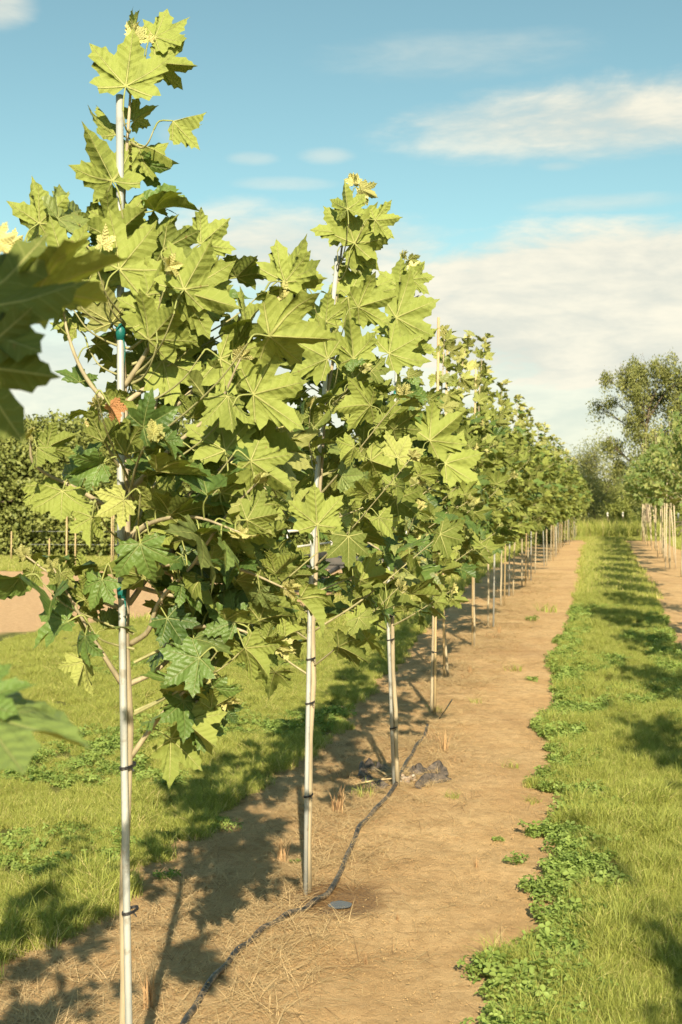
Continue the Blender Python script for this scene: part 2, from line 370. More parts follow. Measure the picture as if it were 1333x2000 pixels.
def leaf_material(name, top_a, top_b, bot_a, bot_b, gloss=.42, trans=.28):
    m, n = mat(name)
    uv = n.n.new('ShaderNodeUVMap').outputs[0]
    x, y, _ = n.sep(uv); x = n.m('MULTIPLY_ADD', x, 2, -1); y = n.m('MULTIPLY_ADD', y, 2, -1)
    r_ = n.m('SQRT', n.m('ADD', n.m('MULTIPLY', x, x), n.m('MULTIPLY', y, y))); th = n.m('ARCTAN2', x, y)
    k = n.m('MINIMUM', n.m('MAXIMUM', n.m('ROUND', n.m('DIVIDE', th, R(50))), -2), 2)
    tp = n.m('SUBTRACT', th, n.m('MULTIPLY', k, R(50)))
    xa = n.m('MULTIPLY', r_, n.m('COSINE', tp)); ya = n.m('ABSOLUTE', n.m('MULTIPLY', r_, n.m('SINE', tp)))
    wd = n.m('MAXIMUM', n.m('MULTIPLY_ADD', xa, -.018, .022), .004)
    main = n.mr(n.m('DIVIDE', ya, wd), 1.25, .55)
    s_ = n.m('ABSOLUTE', n.m('MULTIPLY_ADD', n.m('FRACT', n.m('MULTIPLY', n.m('SUBTRACT', xa, n.m('MULTIPLY', ya, .8)), 7.)), 2, -1))
    sec = n.m('MULTIPLY', n.mr(s_, .86, 1.), .6)
    a = n.attr('leafcol'); rnd, young, dead = n.sep(a.outputs['Vector'])
    pos = coord(n)
    bl = n.noise(pos, 22, 4, .6)
    top = n.mix(rnd, top_a, top_b); bot = n.mix(rnd, bot_a, bot_b)
    top = n.mix(n.mr(bl, .5, .72, 0, .5), top, tuple(c_ * 1.5 for c_ in top_b))
    spot = n.mr(n.noise(pos, 55, 3, .5), .70, .76, 0, .7)
    top = n.mix(n.m('MAXIMUM', n.m('MULTIPLY', main, .8), n.m('MULTIPLY', sec, .3)), top, (.22, .26, .085))
    bot = n.mix(n.m('MAXIMUM', n.m('MULTIPLY', main, .85), n.m('MULTIPLY', sec, .45)), bot, (.38, .38, .13))
    bot = n.mix(n.mr(bl, .52, .7, 0, .35), bot, tuple(c_ * .72 for c_ in bot_a))
    g = n.n.new('ShaderNodeNewGeometry')
    c = n.mix(g.outputs['Backfacing'], top, bot)
    c = n.mix(n.m('MULTIPLY', spot, n.m('SUBTRACT', 1., young)), c, (.20, .13, .045))
    c = n.mix(young, c, (.66, .60, .24)); c = n.mix(dead, c, (.42, .17, .08))
    h = n.m('ADD', n.m('MULTIPLY', n.m('MAXIMUM', main, n.m('MULTIPLY', s_, .35)), -1.), n.m('MULTIPLY', n.noise(uv, 30, 3), .5))
    bm = bump(n, h, .004, .9)
    pr = n.n.new('ShaderNodeBsdfPrincipled'); n.put(pr.inputs['Base Color'], c); n.l.new(bm, pr.inputs['Normal'])
    n.put(pr.inputs['Roughness'], n.mr(g.outputs['Backfacing'], 0, 1, gloss, .75)); n.put(pr.inputs['Specular IOR Level'], .35)
    tr = n.n.new('ShaderNodeBsdfTranslucent'); n.put(tr.inputs[0], n.mix(1., n.mix(.5, c, bot_b), (1.25, 1.35, .45), 'MULTIPLY'))
    mx = n.n.new('ShaderNodeMixShader'); mx.inputs[0].default_value = trans; n.l.new(pr.outputs[0], mx.inputs[1]); n.l.new(tr.outputs[0], mx.inputs[2])
    finish(n, mx.outputs[0]); return m
M_LEAF = leaf_material('plane_leaf', (.045, .085, .02), (.115, .18, .04), (.105, .132, .022), (.258, .300, .062), trans=.16)
M_LEAF2 = leaf_material('tulip_leaf', (.09, .145, .035), (.18, .245, .07), (.22, .27, .08), (.32, .35, .12), .4, .32)

def tone_material(name, a, b, rough=.7, scale=40, stretch=(1, 1, .12)):
    m, n = mat(name); v = coord(n)
    mp = n.n.new('ShaderNodeMapping'); n.l.new(v, mp.inputs[0]); mp.inputs['Scale'].default_value = stretch
    f = n.noise(mp.outputs[0], scale, 5, .65)
    t = n.attr('tone').outputs['Fac']
    c = n.mix(t, n.mix(n.mr(f, .3, .7), a, tuple(q * .6 for q in a)), n.mix(n.mr(f, .3, .7), b, tuple(q * .7 for q in b)))
    finish(n, principled(n, c, rough, bump(n, f, .002, .7))); return m
M_BARK = tone_material('young_bark', (.43, .355, .225), (.30, .33, .09))       # tone 0 = tan bark, 1 = green shoot
M_STAKE, n = mat('galvanised_stake')
v = coord(n); f = n.noise(v, 30, 5, .6); f2 = n.noise(v, 4, 3, .6)
c = n.mix(n.mr(f2, .3, .7), (.34, .365, .35), (.50, .50, .45)); c = n.mix(n.mr(f, .55, .7, 0, .6), c, (.22, .19, .13))
finish(n, principled(n, c, .5, bump(n, f, .001), Metallic=.25))
M_BAMBOO = simple('wooden_stake', (.50, .38, .20), (.36, .26, .13), 30, .75, .002, (1, 1, .1))
M_TIE = simple('black_tie', (.012, .012, .014), (.03, .028, .025), 60, .5)
M_TAPE = simple('green_tape', (.005, .11, .095), (.01, .17, .14), 60, .45)
M_PALE = simple('weathered_stake', (.62, .54, .40), (.46, .37, .24), 20, .7, .002, (1, 1, .1))
M_WHITE = simple('white_paint', (.72, .70, .62), (.60, .57, .48), 12, .6)

# ------------------------------------------------------------------ saplings
WIND = unit(CR * 1.0 + CF * .25)
def leaf_dirs(out, low=0.):
    """tip direction and upper-side normal of a leaf bent over by the wind"""
    T = unit(out * .55 + WIND * .6 + np.array([0, 0, .12 - .8 * low * random.random()]) + rng.normal(0, .48, 3))
    if random.random() < .56 - .38 * low: N = CF * .85 + np.array([0, 0, .45]) - CR * .1
    elif random.random() < .72: N = np.array([0, 0, 1.]) + (.2 + .55 * random.random()) * CF
    else: N = np.array([0, 0, .7]) - .6 * CF
    return T, unit(N + rng.normal(0, .36, 3))
def petiole(tb, a, b, T, r_=.0018):
    mid = (a + b) / 2 + np.array([0, 0, .012]) - T * .01
    tb.tube(smooth_path([a, mid, b], 3), [r_ * 1.3, r_], 4, 1., False)
def grow_branch(tb, lv, pts, r0, nleaf, size, low=0., young_tip=True, start=.22):
    path = smooth_path(pts, 6); k = len(path)
    tb.tube(path, [r0, r0 * .75, r0 * .5, r0 * .3], 6, .35 if r0 < .006 else .1)
    seg = np.linalg.norm(np.diff(path, axis=0), axis=1); cum = np.concatenate([[0], np.cumsum(seg)]) / seg.sum()
    ang = random.uniform(0, 6.28)
    for i in range(nleaf):
        t = start + (1 - start) * (i + .5) / nleaf
        p = np.array([np.interp(t, cum, path[:, q]) for q in range(3)])
        d = unit(path[min(k - 1, int(t * (k - 1)) + 1)] - path[max(0, int(t * (k - 1)) - 1)])
        ang += 2.4; a = unit(np.cross(d, [0, 0, 1.])); b = np.cross(a, d)
        side = math.cos(ang) * a + math.sin(ang) * b
        out = unit(side + .5 * d)
        T, N = leaf_dirs(out, low)
        s_ = size * random.uniform(.62, 1.12) * (1.0 if t < .8 else .8)
        lb = p + unit(out + .35 * T) * s_ * random.uniform(.35, .6)
        petiole(tb, p, lb, T); lv.add(lb, T, N, s_, young=max(0, random.gauss(-.15, .18)))
    if young_tip:
        p = path[-1]; d = unit(path[-1] - path[-2])
        for q in range(3):
            lv.add(p, unit(d + rng.normal(0, .45, 3)), rng.normal(0, 1, 3), size * random.uniform(.22, .42), young=random.uniform(.4, .9) if lv.t == 'A' else random.uniform(0, .35), fold=.3, droop=.1)
def tree_parts(name, base, height, crown_lo, rad, lean=(0, 0), nb=22, leafsize=.13, tpl='A', mleaf=None, label='', group='', lod=0, extra=None, per=8, sep=False, squash=1., r0=.014, tpath=None, nl=None):
    root = empty(name, (float(base[0]), float(base[1]), float(base[2])), label, 'tree', group)
    lv = Leaves(tpl); tb = Tubes(); tr = Tubes(); brs = []
    if tpath is not None: tpath = np.array(tpath) - np.array(base); tpath = tpath[np.argsort(tpath[:, 2])]
    def at(h):
        if tpath is not None: return np.array([np.interp(h, tpath[:, 2], tpath[:, 0]), np.interp(h, tpath[:, 2], tpath[:, 1]), h])
        t = h / height; return np.array([lean[0] * t + .02 * math.sin(3 * t + base[0]), lean[1] * t + .015 * math.cos(4 * t), h])
    hs = np.linspace(-.03, height * .97, 14); pts = np.array([at(h) + rng.normal(0, .004, 3) * [1, 1, 0] for h in hs])
    tr.tube(pts, [r0, r0 * .86, r0 * .7, r0 * .5, r0 * .22], 8 if tpl == 'A' else 6)
    ang = random.uniform(0, 6.28)
    for i in range(nb):
        t = (i + .5) / nb; h0 = crown_lo + (height * .72 - crown_lo) * t ** 1.1 * .95
        ang += 2.4 + random.uniform(-.3, .3)
        prof = (.62 + .55 * math.sin(min(1, t * 1.5 + .12) * math.pi * .62)) * (1 - (.68 if lod < 2 else .60) * t ** 1.5)
        Lr = rad * prof * random.uniform(.8, 1.12)
        o = np.array([math.cos(ang), math.sin(ang) * squash, 0]); rise = Lr * random.uniform(.35, .85) + .04
        a = at(h0); b = a + o * Lr * .45 + [0, 0, rise * .35]; c_ = a + o * Lr + WIND * .06 + [0, 0, rise]
        tt = Tubes() if sep else tb
        grow_branch(tt, lv, [a, b, c_], r0 * random.uniform(.3, .45), max(4, int(per * (.6 + .5 * Lr / rad))), leafsize, max(0, 1 - t * 1.35) * (1 if lod < 2 else .45))
        if sep: brs.append(tt)
    nl = (16 if lod < 2 else 20) if nl is None else nl                 # leader
    for i in range(nl):
        t = (i + .5) / nl; h = height * (.66 + .33 * t); p = at(h); ang += 2.4
        o = np.array([math.cos(ang), math.sin(ang), .5]); T, N = leaf_dirs(unit(o)); s_ = leafsize * random.uniform(.8, 1.1) * (1 - (.45 if lod < 2 else .2) * t)
        lb = p + unit(o + .3 * T) * s_ * .5; petiole(tr if sep else tb, p, lb, T); lv.add(lb, T, N, s_, young=max(0, random.gauss(.25 * t, .12)))
    for q in range(4): lv.add(at(height * .985), unit(np.array([0, 0, 1.]) + rng.normal(0, .5, 3)), rng.normal(0, 1, 3), leafsize * .35, young=random.uniform(.4, 1))
    if extra: extra(lv, tb, brs)
    link('trunk', tr.mesh('trunk', M_BARK), root)
    if sep:
        for b_ in brs: link('branch', b_.mesh('branch', M_BARK), root)
        if tb.V and tb is not None: link('leaf_stalks', tb.mesh('leaf_stalks', M_BARK), root)
    else: link('branches', tb.mesh('branches', M_BARK), root)
    link('crown', lv.mesh('crown', mleaf or M_LEAF), root)
    return root
def copy_tree(o, loc, rz, sc, label):
    c = o.copy(); COL.objects.link(c); c.location = loc; c.rotation_euler = (0, 0, rz); c.scale = sc; c['label'] = label
    for ch in list(o.children):
        d = ch.copy(); COL.objects.link(d); d.parent = c
    return c
ORD = 'first second third fourth fifth sixth seventh eighth ninth tenth eleventh twelfth thirteenth fourteenth fifteenth sixteenth seventeenth eighteenth nineteenth twentieth twenty-first twenty-second twenty-third twenty-fourth twenty-fifth twenty-sixth twenty-seventh twenty-eighth twenty-ninth'.split()
def base_at(px, py):
    g = G(px, py); return np.array([g[0], g[1], gz1(g[0], g[1])])
def row_base(Xu, inv):                        # Xu, inv measured from the row: (x-1185)/off and 1/off
    off = 1 / inv; return base_at(1185 + Xu * off, 990 + off)
GL = 'young plane trees in the left row'

# first tree, branch by branch
B1 = base_at(262, 2240); D1 = depth_of(B1)
def L1(px, py, dz=0.): return P(px, py, D1 + dz) - B1
def hero(lv, tb, px, py, ang, Lp, side='u', dz=0., pitch=None, roll=0., young=0., dead=0., fold=None, droop=None, org=None, D=None, trunk=None, rnd=None):
    D = D or D1; org = B1 if org is None else org
    b = P(px, py, D + dz) - org; a = R(ang)
    T = math.cos(a) * CR + math.sin(a) * CU + (random.uniform(-.1, .3) if pitch is None else pitch) * CF
    T = unit(T); N = CF if side == 'u' else -CF
    q = Matrix.Rotation(R(roll), 3, Vector(T)); N = np.array(q @ Vector(N))
    lv.add(b, T, N + rng.normal(0, .05, 3), Lp * D / FPX, young=young, dead=dead, rnd=.75 + .25 * random.random() if rnd is None else rnd, fold=fold, droop=droop)
    if trunk is not None:
        pe = b - T * .05 - [0, 0, .015]; tp = trunk(pe)
        if isinstance(tb, list): tb.append(Tubes()); tb = tb[-1]
        petiole(tb, pe, b, T, .002)
        tb.tube(smooth_path([tp, (tp * .6 + pe * .4) - [0, 0, .02] + CF * .02, (tp * .25 + pe * .75) - [0, 0, .025], pe], 4), [.0042, .0024, .0016], 5, .55, False)
def trunk1(p):
    h = max(.5, p[2] - .6 * math.hypot(p[0], p[1])); return np.array([-.02 * h / 2.8 + .01, 0, h])
T1 = [  # branches of the nearest tree: pixel path, depth change at the tip, leaves, size in m, low
    ([(238, 1335), (200, 1275), (150, 1190), (105, 1110)], -.10, 8, .10, .8), ([(255, 1258), (290, 1232), (312, 1175), (375, 1105), (440, 1010), (505, 940)], -.2, 13, .13, .9),
    ([(255, 1335), (305, 1310), (370, 1250), (430, 1200), (490, 1140)], .15, 11, .12, .8), ([(255, 1480), (305, 1410), (350, 1360), (400, 1320)], -.06, 9, .11, .9),
    ([(240, 1190), (180, 1165), (120, 1135), (50, 1085)], .05, 7, .09, .8), ([(240, 1010), (160, 960), (70, 910), (60, 850)], -.12, 5, .10, .4),
    ([(245, 970), (330, 880), (420, 800), (470, 700)], -.15, 6, .13, 0), ([(243, 900), (300, 800), (350, 690), (365, 580)], .1, 7, .13, 0),
    ([(242, 820), (170, 740), (130, 640), (120, 530)], 0, 5, .11, .2), ([(240, 760), (290, 680), (310, 600), (330, 520)], -.15, 8, .13, 0),
    ([(240, 700), (205, 600), (180, 510)], .12, 5, .12, 0), ([(248, 1050), (350, 980), (450, 900), (550, 830)], .05, 10, .13, .8),
    ([(243, 880), (380, 760), (480, 660), (545, 580)], -.05, 8, .13, .4), ([(240, 640), (270, 540), (300, 470)], .05, 6, .12, 0),
    ([(240, 560), (170, 480), (100, 430)], 0, 5, .12, 0), ([(250, 1110), (330, 1120), (410, 1170), (450, 1230)], .1, 9, .12, 1.),
    ([(245, 1060), (300, 1020), (380, 1010), (470, 1040)], -.3, 10, .13, .7), ([(245, 1000), (270, 900), (300, 850)], -.35, 7, .12, .8),
    ([(298, 1222), (370, 1225), (450, 1225), (545, 1262)], -.12, 11, .12, .9), ([(250, 1120), (350, 1100), (460, 1110), (560, 1150)], -.2, 11, .125, .9),
    ([(250, 1140), (320, 1160), (400, 1175), (470, 1205)], .05, 10, .125, .9), ([(305, 1405), (340, 1385), (390, 1370), (440, 1375)], -.03, 6, .11, 1.), ([(252, 1180), (330, 1080), (430, 1060), (520, 1090)], .2, 11, .13, .8),
    ([(243, 930), (205, 860), (190, 790)], -.2, 4, .10, .2), ([(243, 860), (260, 760), (250, 700)], .35, 5, .13, .5), ([(245, 1080), (300, 950), (340, 900)], .4, 9, .13, .8),
    ([(245, 1150), (310, 1070), (360, 1060)], .35, 8, .12, .6), ([(242, 790), (330, 720), (420, 620), (430, 540)], .2, 6, .12, 0)]
H1 = [  # px, py, angle, length px, side, dz, pitch, roll
    (246, 168, 84, 118, 'u', -.05, .15, 8), (303, 72, 27, 80, 'u', .02, .1, -25), (305, 122, -3, 86, 'u', .0, .1, 20), (261, 60, 78, 50, 'u', .06, .2, 72),
    (338, 236, 5, 72, 'u', -.02, -.2, -55), (268, 279, -18, 92, 't', .03, .2, 150), (226, 263, 114, 84, 'u', .05, .2, 62), (220, 353, 116, 120, 'u', -.06, .12, 0),
    (272, 315, -58, 72, 't', .06, .3, 30), (302, 412, 22, 96, 't', -.02, .1, -62), (262, 235, 40, 60, 'u', .04, .3, 30), (236, 440, 103, 92, 'u', -.02, .1, 5),
    (80, 442, 103, 110, 'u', 0, .1, -10), (77, 436, 45, 86, 'u', -.03, .1, 10), (125, 515, 107, 98, 'u', -.1, .1, 5), (233, 525, 50, 118, 'u', -.12, .1, -8),
    (360, 565, 62, 112, 'u', -.18, .1, 6), (393, 476, 44, 82, 'u', 0, .2, 15), (548, 545, 48, 104, 'u', .1, .1, -20), (557, 551, 6, 88, 'u', .08, .1, 10),
    (300, 620, 102, 96, 'u', -.12, .1, -5), (360, 570, -15, 112, 'u', -.16, .15, 12), (527, 657, 2, 125, 'u', -.25, .25, 38), (400, 600, 80, 105, 'u', -.05, .1, 20),
    (165, 560, 60, 90, 'u', -.06, .2, 5), (150, 640, 130, 75, 'u', .04, .2, 20), (200, 905, 200, 70, 't', -.15, .0, -10), (275, 1062, -78, 78, 't', -.25, -.1, 12),
    (390, 1285, -145, 85, 't', -.2, -.1, 20), (460, 1215, 150, 70, 't', -.1, 0, 10), (180, 1010, -100, 62, 'u', -.2, 0, -25), (430, 700, -30, 100, 'u', -.1, .1, 5),
    (495, 770, 15, 110, 'u', -.15, .1, 10), (490, 900, -35, 100, 'u', -.2, .1, 0), (440, 880, 100, 110, 'u', -.1, .15, 0), (620, 1025, 95, 85, 'u', -.05, .1, 10), (132, 1215, 200, 85, 't', -.1, -.2, 55), (200, 1132, 250, 66, 't', -.1, -.1, 10), (40, 1128, 186, 80, 't', -.12, -.2, -60)]
def extra1(lv, tb, brs):
    for path, dz, nlf, sz, low in T1:
        t = Tubes(); k = len(path); d0 = 0.
        pts = [L1(x, y, dz * i / (k - 1)) for i, (x, y) in enumerate(path)]
        grow_branch(t, lv, pts, .0075 if len(path) > 3 else .005, nlf, sz, low); brs.append(t)
    for h in H1: hero(lv, brs, *h, trunk=trunk1)
    tb = brs; hero(lv, tb, 291, 78, 80, 20, 'u', young=1, trunk=trunk1); hero(lv, tb, 200, 478, 80, 42, 'u', -.16, young=1, trunk=trunk1); hero(lv, tb, 14, 478, 20, 40, 'u', -.2, young=1)
    hero(lv, tb, 215, 792, -55, 38, 'u', -.34, dead=.85, roll=25, fold=.7, trunk=trunk1); hero(lv, tb, 166, 828, -50, 32, 'u', -.12, young=.9, dead=.2, roll=60)
    hero(lv, tb, 243, 975, 215, 60, 'u', -.2, young=.2, trunk=trunk1)

def pxpath(base, pts): d = depth_of(base); return [P(x, y, d) for x, y in pts]
def make_stake(pts, r_, label, mat_=None, ties=(), tapes=(), trunk_off=(.012, 0, 0), group='stakes tied to the trees of the left row'):
    b = np.array(pts[0]); root = empty('tree_stake', tuple(b), label, 'stake', group)
    t = Tubes(); t.tube(np.array(pts) - b, r_, 10); t.build('pole', mat_ or M_STAKE, root)
    pz = np.array(pts) - b; pz = pz[np.argsort(pz[:, 2])]
    def at(z): return np.array([np.interp(z, pz[:, 2], pz[:, 0]), np.interp(z, pz[:, 2], pz[:, 1]), z])
    for z in ties:
        t = Tubes(); c = at(z) + np.array(trunk_off) * .5; th = np.linspace(0, 2 * math.pi, 17); rx = abs(np.linalg.norm(trunk_off)) * .5 + .012
        o = unit(trunk_off); q = np.array([-o[1], o[0], 0])
        for dz in (0, .004): t.tube([c + o * rx * math.cos(a) + q * .0125 * math.sin(a) + [0, 0, dz + .004 * math.cos(a)] for a in th], .0022, 5, cap=False)
        e = c + q * -.0125; t.tube([e, e - q * .012 + [0, 0, -.008]], .002, 5)
        t.build('tie', M_TIE, root)
    for z in tapes:
        t = Tubes(); t.tube([at(z - .02), at(z), at(z + .02)], [.0105, .0125, .0105], 10, cap=True)
        c = at(z); t.tube([c + [.012, -.01, -.02], c + [.02, -.02, -.05], c + [.018, -.022, -.09]], [.006, .004, .001], 4, flat=.3)
        t.build('tape', M_TAPE, root)
    return root

# tree 1..4 : shaped after what can be seen of each
tp = pxpath(B1, [(247, 2270), (243, 1980), (243, 1700), (253, 1500), (254, 1300), (250, 1100), (249, 900), (241, 640), (240, 440), (252, 200), (262, 90)])
tree_parts('young_plane_tree', B1, 2.78, .9, .45, nb=0, nl=3, tpath=tp, r0=.0135, extra=extra1, sep=True,
           label='nearest young plane tree, tallest against the blue sky, with a curled rust-coloured dead leaf', group=GL)
make_stake(pxpath(B1 - CF * .022, [(258, 2270), (252, 2000), (243, 1480), (236, 1000), (236, 600), (234, 186)]), .0092, 'tall pale metal stake tied to the nearest tree, with green tape', ties=(.27, .62, .98), tapes=(1.42, 2.06), trunk_off=tuple(CR * .014 + CF * .016))

specs = [  # base px, height, crown_lo, rad, path, label
    ((603, 1752), 2.95, .86, .54, [(603, 1760), (606, 1500), (614, 1180), (622, 950), (645, 740), (664, 520), (686, 400), (692, 352)], 'second young plane tree of the left row, beside the wet patch on the soil'),
    ((778, 1540), 3.05, .84, .53, [(778, 1545), (766, 1240), (770, 1000), (776, 800), (785, 600), (790, 500)], 'third young plane tree of the left row, in the torn black weed cloth'),
    ((843, 1400), 2.95, .95, .52, [(843, 1405), (848, 1150), (856, 900), (866, 700), (872, 640)], 'fourth young plane tree of the left row, behind the torn weed cloth'),
    ((872, 1328), 3.2, .98, .56, [(876, 1330), (864, 1180), (875, 900), (905, 700), (915, 650)], 'fifth young plane tree of the left row, with its trunk leaning to the left'),
    ((926, 1268), 3.5, 1.0, .64, [(926, 1270), (926, 1100), (930, 900), (940, 700), (948, 640)], 'sixth young plane tree of the left row, its pointed tip clear against the cloud')]
H2 = [(679, 408, 95, 60), (693, 475, 63, 92), (683, 480, 12, 86), (733, 430, 6, 54), (675, 453, 130, 68), (692, 570, 70, 80), (680, 579, -38, 90), (637, 628, 86, 62), (722, 852, 42, 115), (735, 875, -30, 90), (640, 700, 150, 90), (700, 600, 20, 75),
      (600, 560, 120, 70), (760, 690, 30, 80), (690, 700, 90, 85)]
H3 = [(782, 561, 92, 60), (805, 545, 6, 46), (774, 620, 22, 92), (805, 678, 38, 66), (770, 640, 140, 50), (795, 560, 60, 50), (840, 860, 40, 90), (870, 905, 15, 80)]
for i, (bp, H_, cl_, rd, pth, lab) in enumerate(specs):
    b = base_at(*bp); D = depth_of(b); hh = [H2, H3, [], [], []][i]
    def ex(lv, tb, brs, b=b, D=D, hh=hh, i=i):
        tbb = brs
        tp_ = np.array(pxpath(b, specs[i][4])) - b; tp_ = tp_[np.argsort(tp_[:, 2])]
        def trk(p):
            h = max(.9, p[2] - .7 * math.hypot(p[0] - np.interp(p[2], tp_[:, 2], tp_[:, 0]), p[1])); return np.array([np.interp(h, tp_[:, 2], tp_[:, 0]), np.interp(h, tp_[:, 2], tp_[:, 1]), h])
        for (x, y, a, l) in hh: hero(lv, tbb, x, y, a, l, 'u', random.uniform(-.25, .0), org=b, D=D, roll=random.uniform(-20, 20), trunk=trk)
        if hh: hero(lv, tbb, specs[i][4][-1][0] + 16, specs[i][4][-1][1] + 26, 50, 26, 'u', org=b, D=D, young=1)
    tree_parts('young_plane_tree', b, H_, cl_, rd, nb=[22, 22, 24, 30, 34][i], tpl='A' if i < 3 else 'B', tpath=pxpath(b, pth), leafsize=[.14, .135, .13, .13, .13][i], per=[9, 10, 11, 12, 12][i], label=lab, group=GL, extra=ex, sep=True, nl=[9, 12, 24, 28, 30][i], lod=[0, 0, 2, 2, 2][i], squash=.85)
def rel(bp, pts, off=.02): b = base_at(*bp); return pxpath(b - CF * off, pts)
make_stake(rel((600, 1752), [(597, 1756), (600, 1500), (606, 1180), (618, 950), (636, 740), (660, 500)]), .0095, 'pale metal stake in front of the second tree, its foot by the wet soil', ties=(.42, .80, .98), trunk_off=tuple(CR * .014 + CF * .012))
make_stake(rel((770, 1540), [(770, 1543), (758, 1200), (762, 1000), (776, 700), (780, 560)]), .0095, 'metal stake standing where the black hose meets the torn weed cloth', ties=(.35, .85, .98), tapes=(2.24,), trunk_off=tuple(CR * .02 + CF * .012))
make_stake(rel((850, 1400), [(850, 1402), (851, 1200), (854, 900), (857, 620)]), .0105, 'wooden stake of the fourth tree, standing clear above its crown like a pale rod', M_BAMBOO, ties=(.5, .9), trunk_off=tuple(CR * -.02 + CF * .012))
make_stake(rel((868, 1328), [(868, 1330), (866, 1100), (870, 860), (875, 655)]), .0105, 'wooden stake of the fifth tree, its tip just showing above the leaves', M_BAMBOO, ties=(.6,), trunk_off=tuple(CR * .02))
make_stake(rel((922, 1268), [(923, 1270), (924, 1000), (930, 720)]), .0105, 'wooden stake beside the thick pale trunk of the sixth tree', M_BAMBOO, ties=(.5,), trunk_off=tuple(CR * .02))

# farther trees of the left row : three templates, then copies
tmpl = []
for q in range(3):
    t = tree_parts('young_plane_tree', (0, 0, 0), 3.6, 1.05, .66, (.06 * (q - 1), .05), nb=38, tpl='C', leafsize=.165, per=12, lod=2, label='x', group=GL, r0=.016)
    tmpl.append(t)
INV = [.0042, .00513, .0057, .0063, .0069, .0077, .0086, .0094, .0102, .0111, .012, .0128, .0136, .0145, .0154, .0163]
XS = [-.97, -1.06, -1.04, -1.04, -1.06, -1.08, -1.0, -1.02, -1.05, -1.08, -1.07, -1.05, -1.03, -1.0, -1.0, -.97]
HS = [.95, 1.0, 1.0, 1.0, 1.02, 1.02, 1.05, 1.02, 1.06, 1.04, 1.08, 1.05, 1.1, 1.08, 1.1, 1.12]
for i, (iv, xx, hs) in enumerate(zip(INV, XS, HS)):
    b = row_base(xx, iv); far_last = i == len(INV) - 1
    lab = f'young plane tree, {ORD[i + 6]} from the near end of the left row' if not far_last else 'farthest young plane tree of the left row, where the grass begins'
    rz = random.uniform(0, 6.28) if i % 3 else random.uniform(-.4, .4)
    if i < 3: o = tmpl[i]; o.location = b; o.rotation_euler = (0, 0, 0); o.scale = (hs, hs, hs); o['label'] = lab
    else: o = copy_tree(tmpl[i % 3], b, random.uniform(-.5, .5), (hs * random.uniform(.95, 1.1), hs, hs * random.uniform(.96, 1.03)), lab)
    f = random.choice([-1, 1]) * .07; p0 = b + np.array([f, -.03, -.02]); tl = random.uniform(-.10, .06)
    if i == 0:
        sk = make_stake([(0, 0, 0), (.02, 0, 1.4), (.02, .01, 2.7)], .0125, 'x', M_STAKE, ties=(.6, 1.0), trunk_off=(.04, .01, 0)); stk = sk
        sk2 = make_stake([(0, 0, 0), (.02, 0, 1.4), (.0, .01, 2.7)], .0125, 'x', M_BAMBOO, ties=(.6, 1.0), trunk_off=(.04, .01, 0))
        sk.location = p0; so = sk; sk2.location = row_base(XS[1], INV[1]) + [.06, 0, -.02]
    elif i == 1: so = sk2
    else:
        so = copy_tree([stk, sk2][i % 2], p0, random.uniform(-.3, .3), (1, 1, random.uniform(.9, 1.08)), 'x')
        so.rotation_euler[1] = tl * .5
    so['label'] = f'thin stake beside the {ORD[i + 6]} tree from the near end of the left row'
# the sapling nearer than the first one: only its branch ends reach the picture
B0 = row_base(-.80, .00036)
def extra0(lv, tb, brs):
    def fg(px, py, ang, L_, side, d, pitch, roll, **k): hero(lv, tb, px, py, ang, L_, side, 0, pitch, roll, org=B0, D=d, **k)
    fg(-75, 608, 9, 262, 'u', 1.30, .1, -28, fold=.38, droop=.1, rnd=0)
    fg(-65, 712, -6, 190, 'u', 1.28, .1, 14, fold=.3, droop=.1, rnd=0)
    fg(70, 575, 30, 205, 'u', 1.40, .2, 74, fold=.1, droop=.0, rnd=1)
    fg(-35, 1398, -10, 250, 't', 1.22, -.1, -67, fold=.12, droop=.12, rnd=1, young=.08)
    fg(-55, 1370, 18, 130, 't', 1.24, .2, -40, fold=.2, droop=.0, rnd=1)
    fg(-10, 470, 10, 50, 'u', 1.6, 0, 0, young=1)
    sd = -np.array(ld)
    for (px, py, d) in ((20, 640, 1.3), (60, 600, 1.3), (-40, 620, 1.3), (10, 760, 1.28), (60, 720, 1.28), (30, 690, 1.3)):  # unseen extra leaves, added toward the sun to shade the upper blurred leaves
        p = P(px, py, d) + sd * random.uniform(.62, .85) - B0; lv.add(p - CF * 0 + rng.normal(0, .02, 3), unit(CR * .6 + CU * .6 + rng.normal(0, .4, 3)), unit(CF + rng.normal(0, .2, 3)), .14, fold=.2, droop=.1)
    for (a, c_) in (((-95, 612, 1.30), (-260, 800, 1.2)), ((-60, 706, 1.28), (-260, 800, 1.2)), ((-70, 1393, 1.22), (-240, 1480, 1.1)), ((70, 575, 1.40), (-260, 800, 1.2)), ((-55, 1370, 1.24), (-240, 1480, 1.1)), ((-10, 470, 1.6), (-260, 800, 1.2))):
        p, q = P(*a) - B0, P(*c_) - B0; tb.tube(smooth_path([q, (p + q) / 2 + [0, 0, .01], p], 4), [.004, .002], 6, .9, False)
    for c_ in ((-260, 800, 1.2), (-240, 1480, 1.1)):
        q = P(*c_) - B0; tb.tube(smooth_path([[0, 0, q[2] - .25], q * [.5, .5, 1] - [0, 0, .15], q], 4), [.007, .004], 6, .4, False)
tree_parts('young_plane_tree', B0, 2.8, .95, .36, nb=13, tpl='B', leafsize=.125, per=7, label='plane sapling nearest the camera, only its blurred leaves reaching in at the left edge', group=GL, extra=extra0)

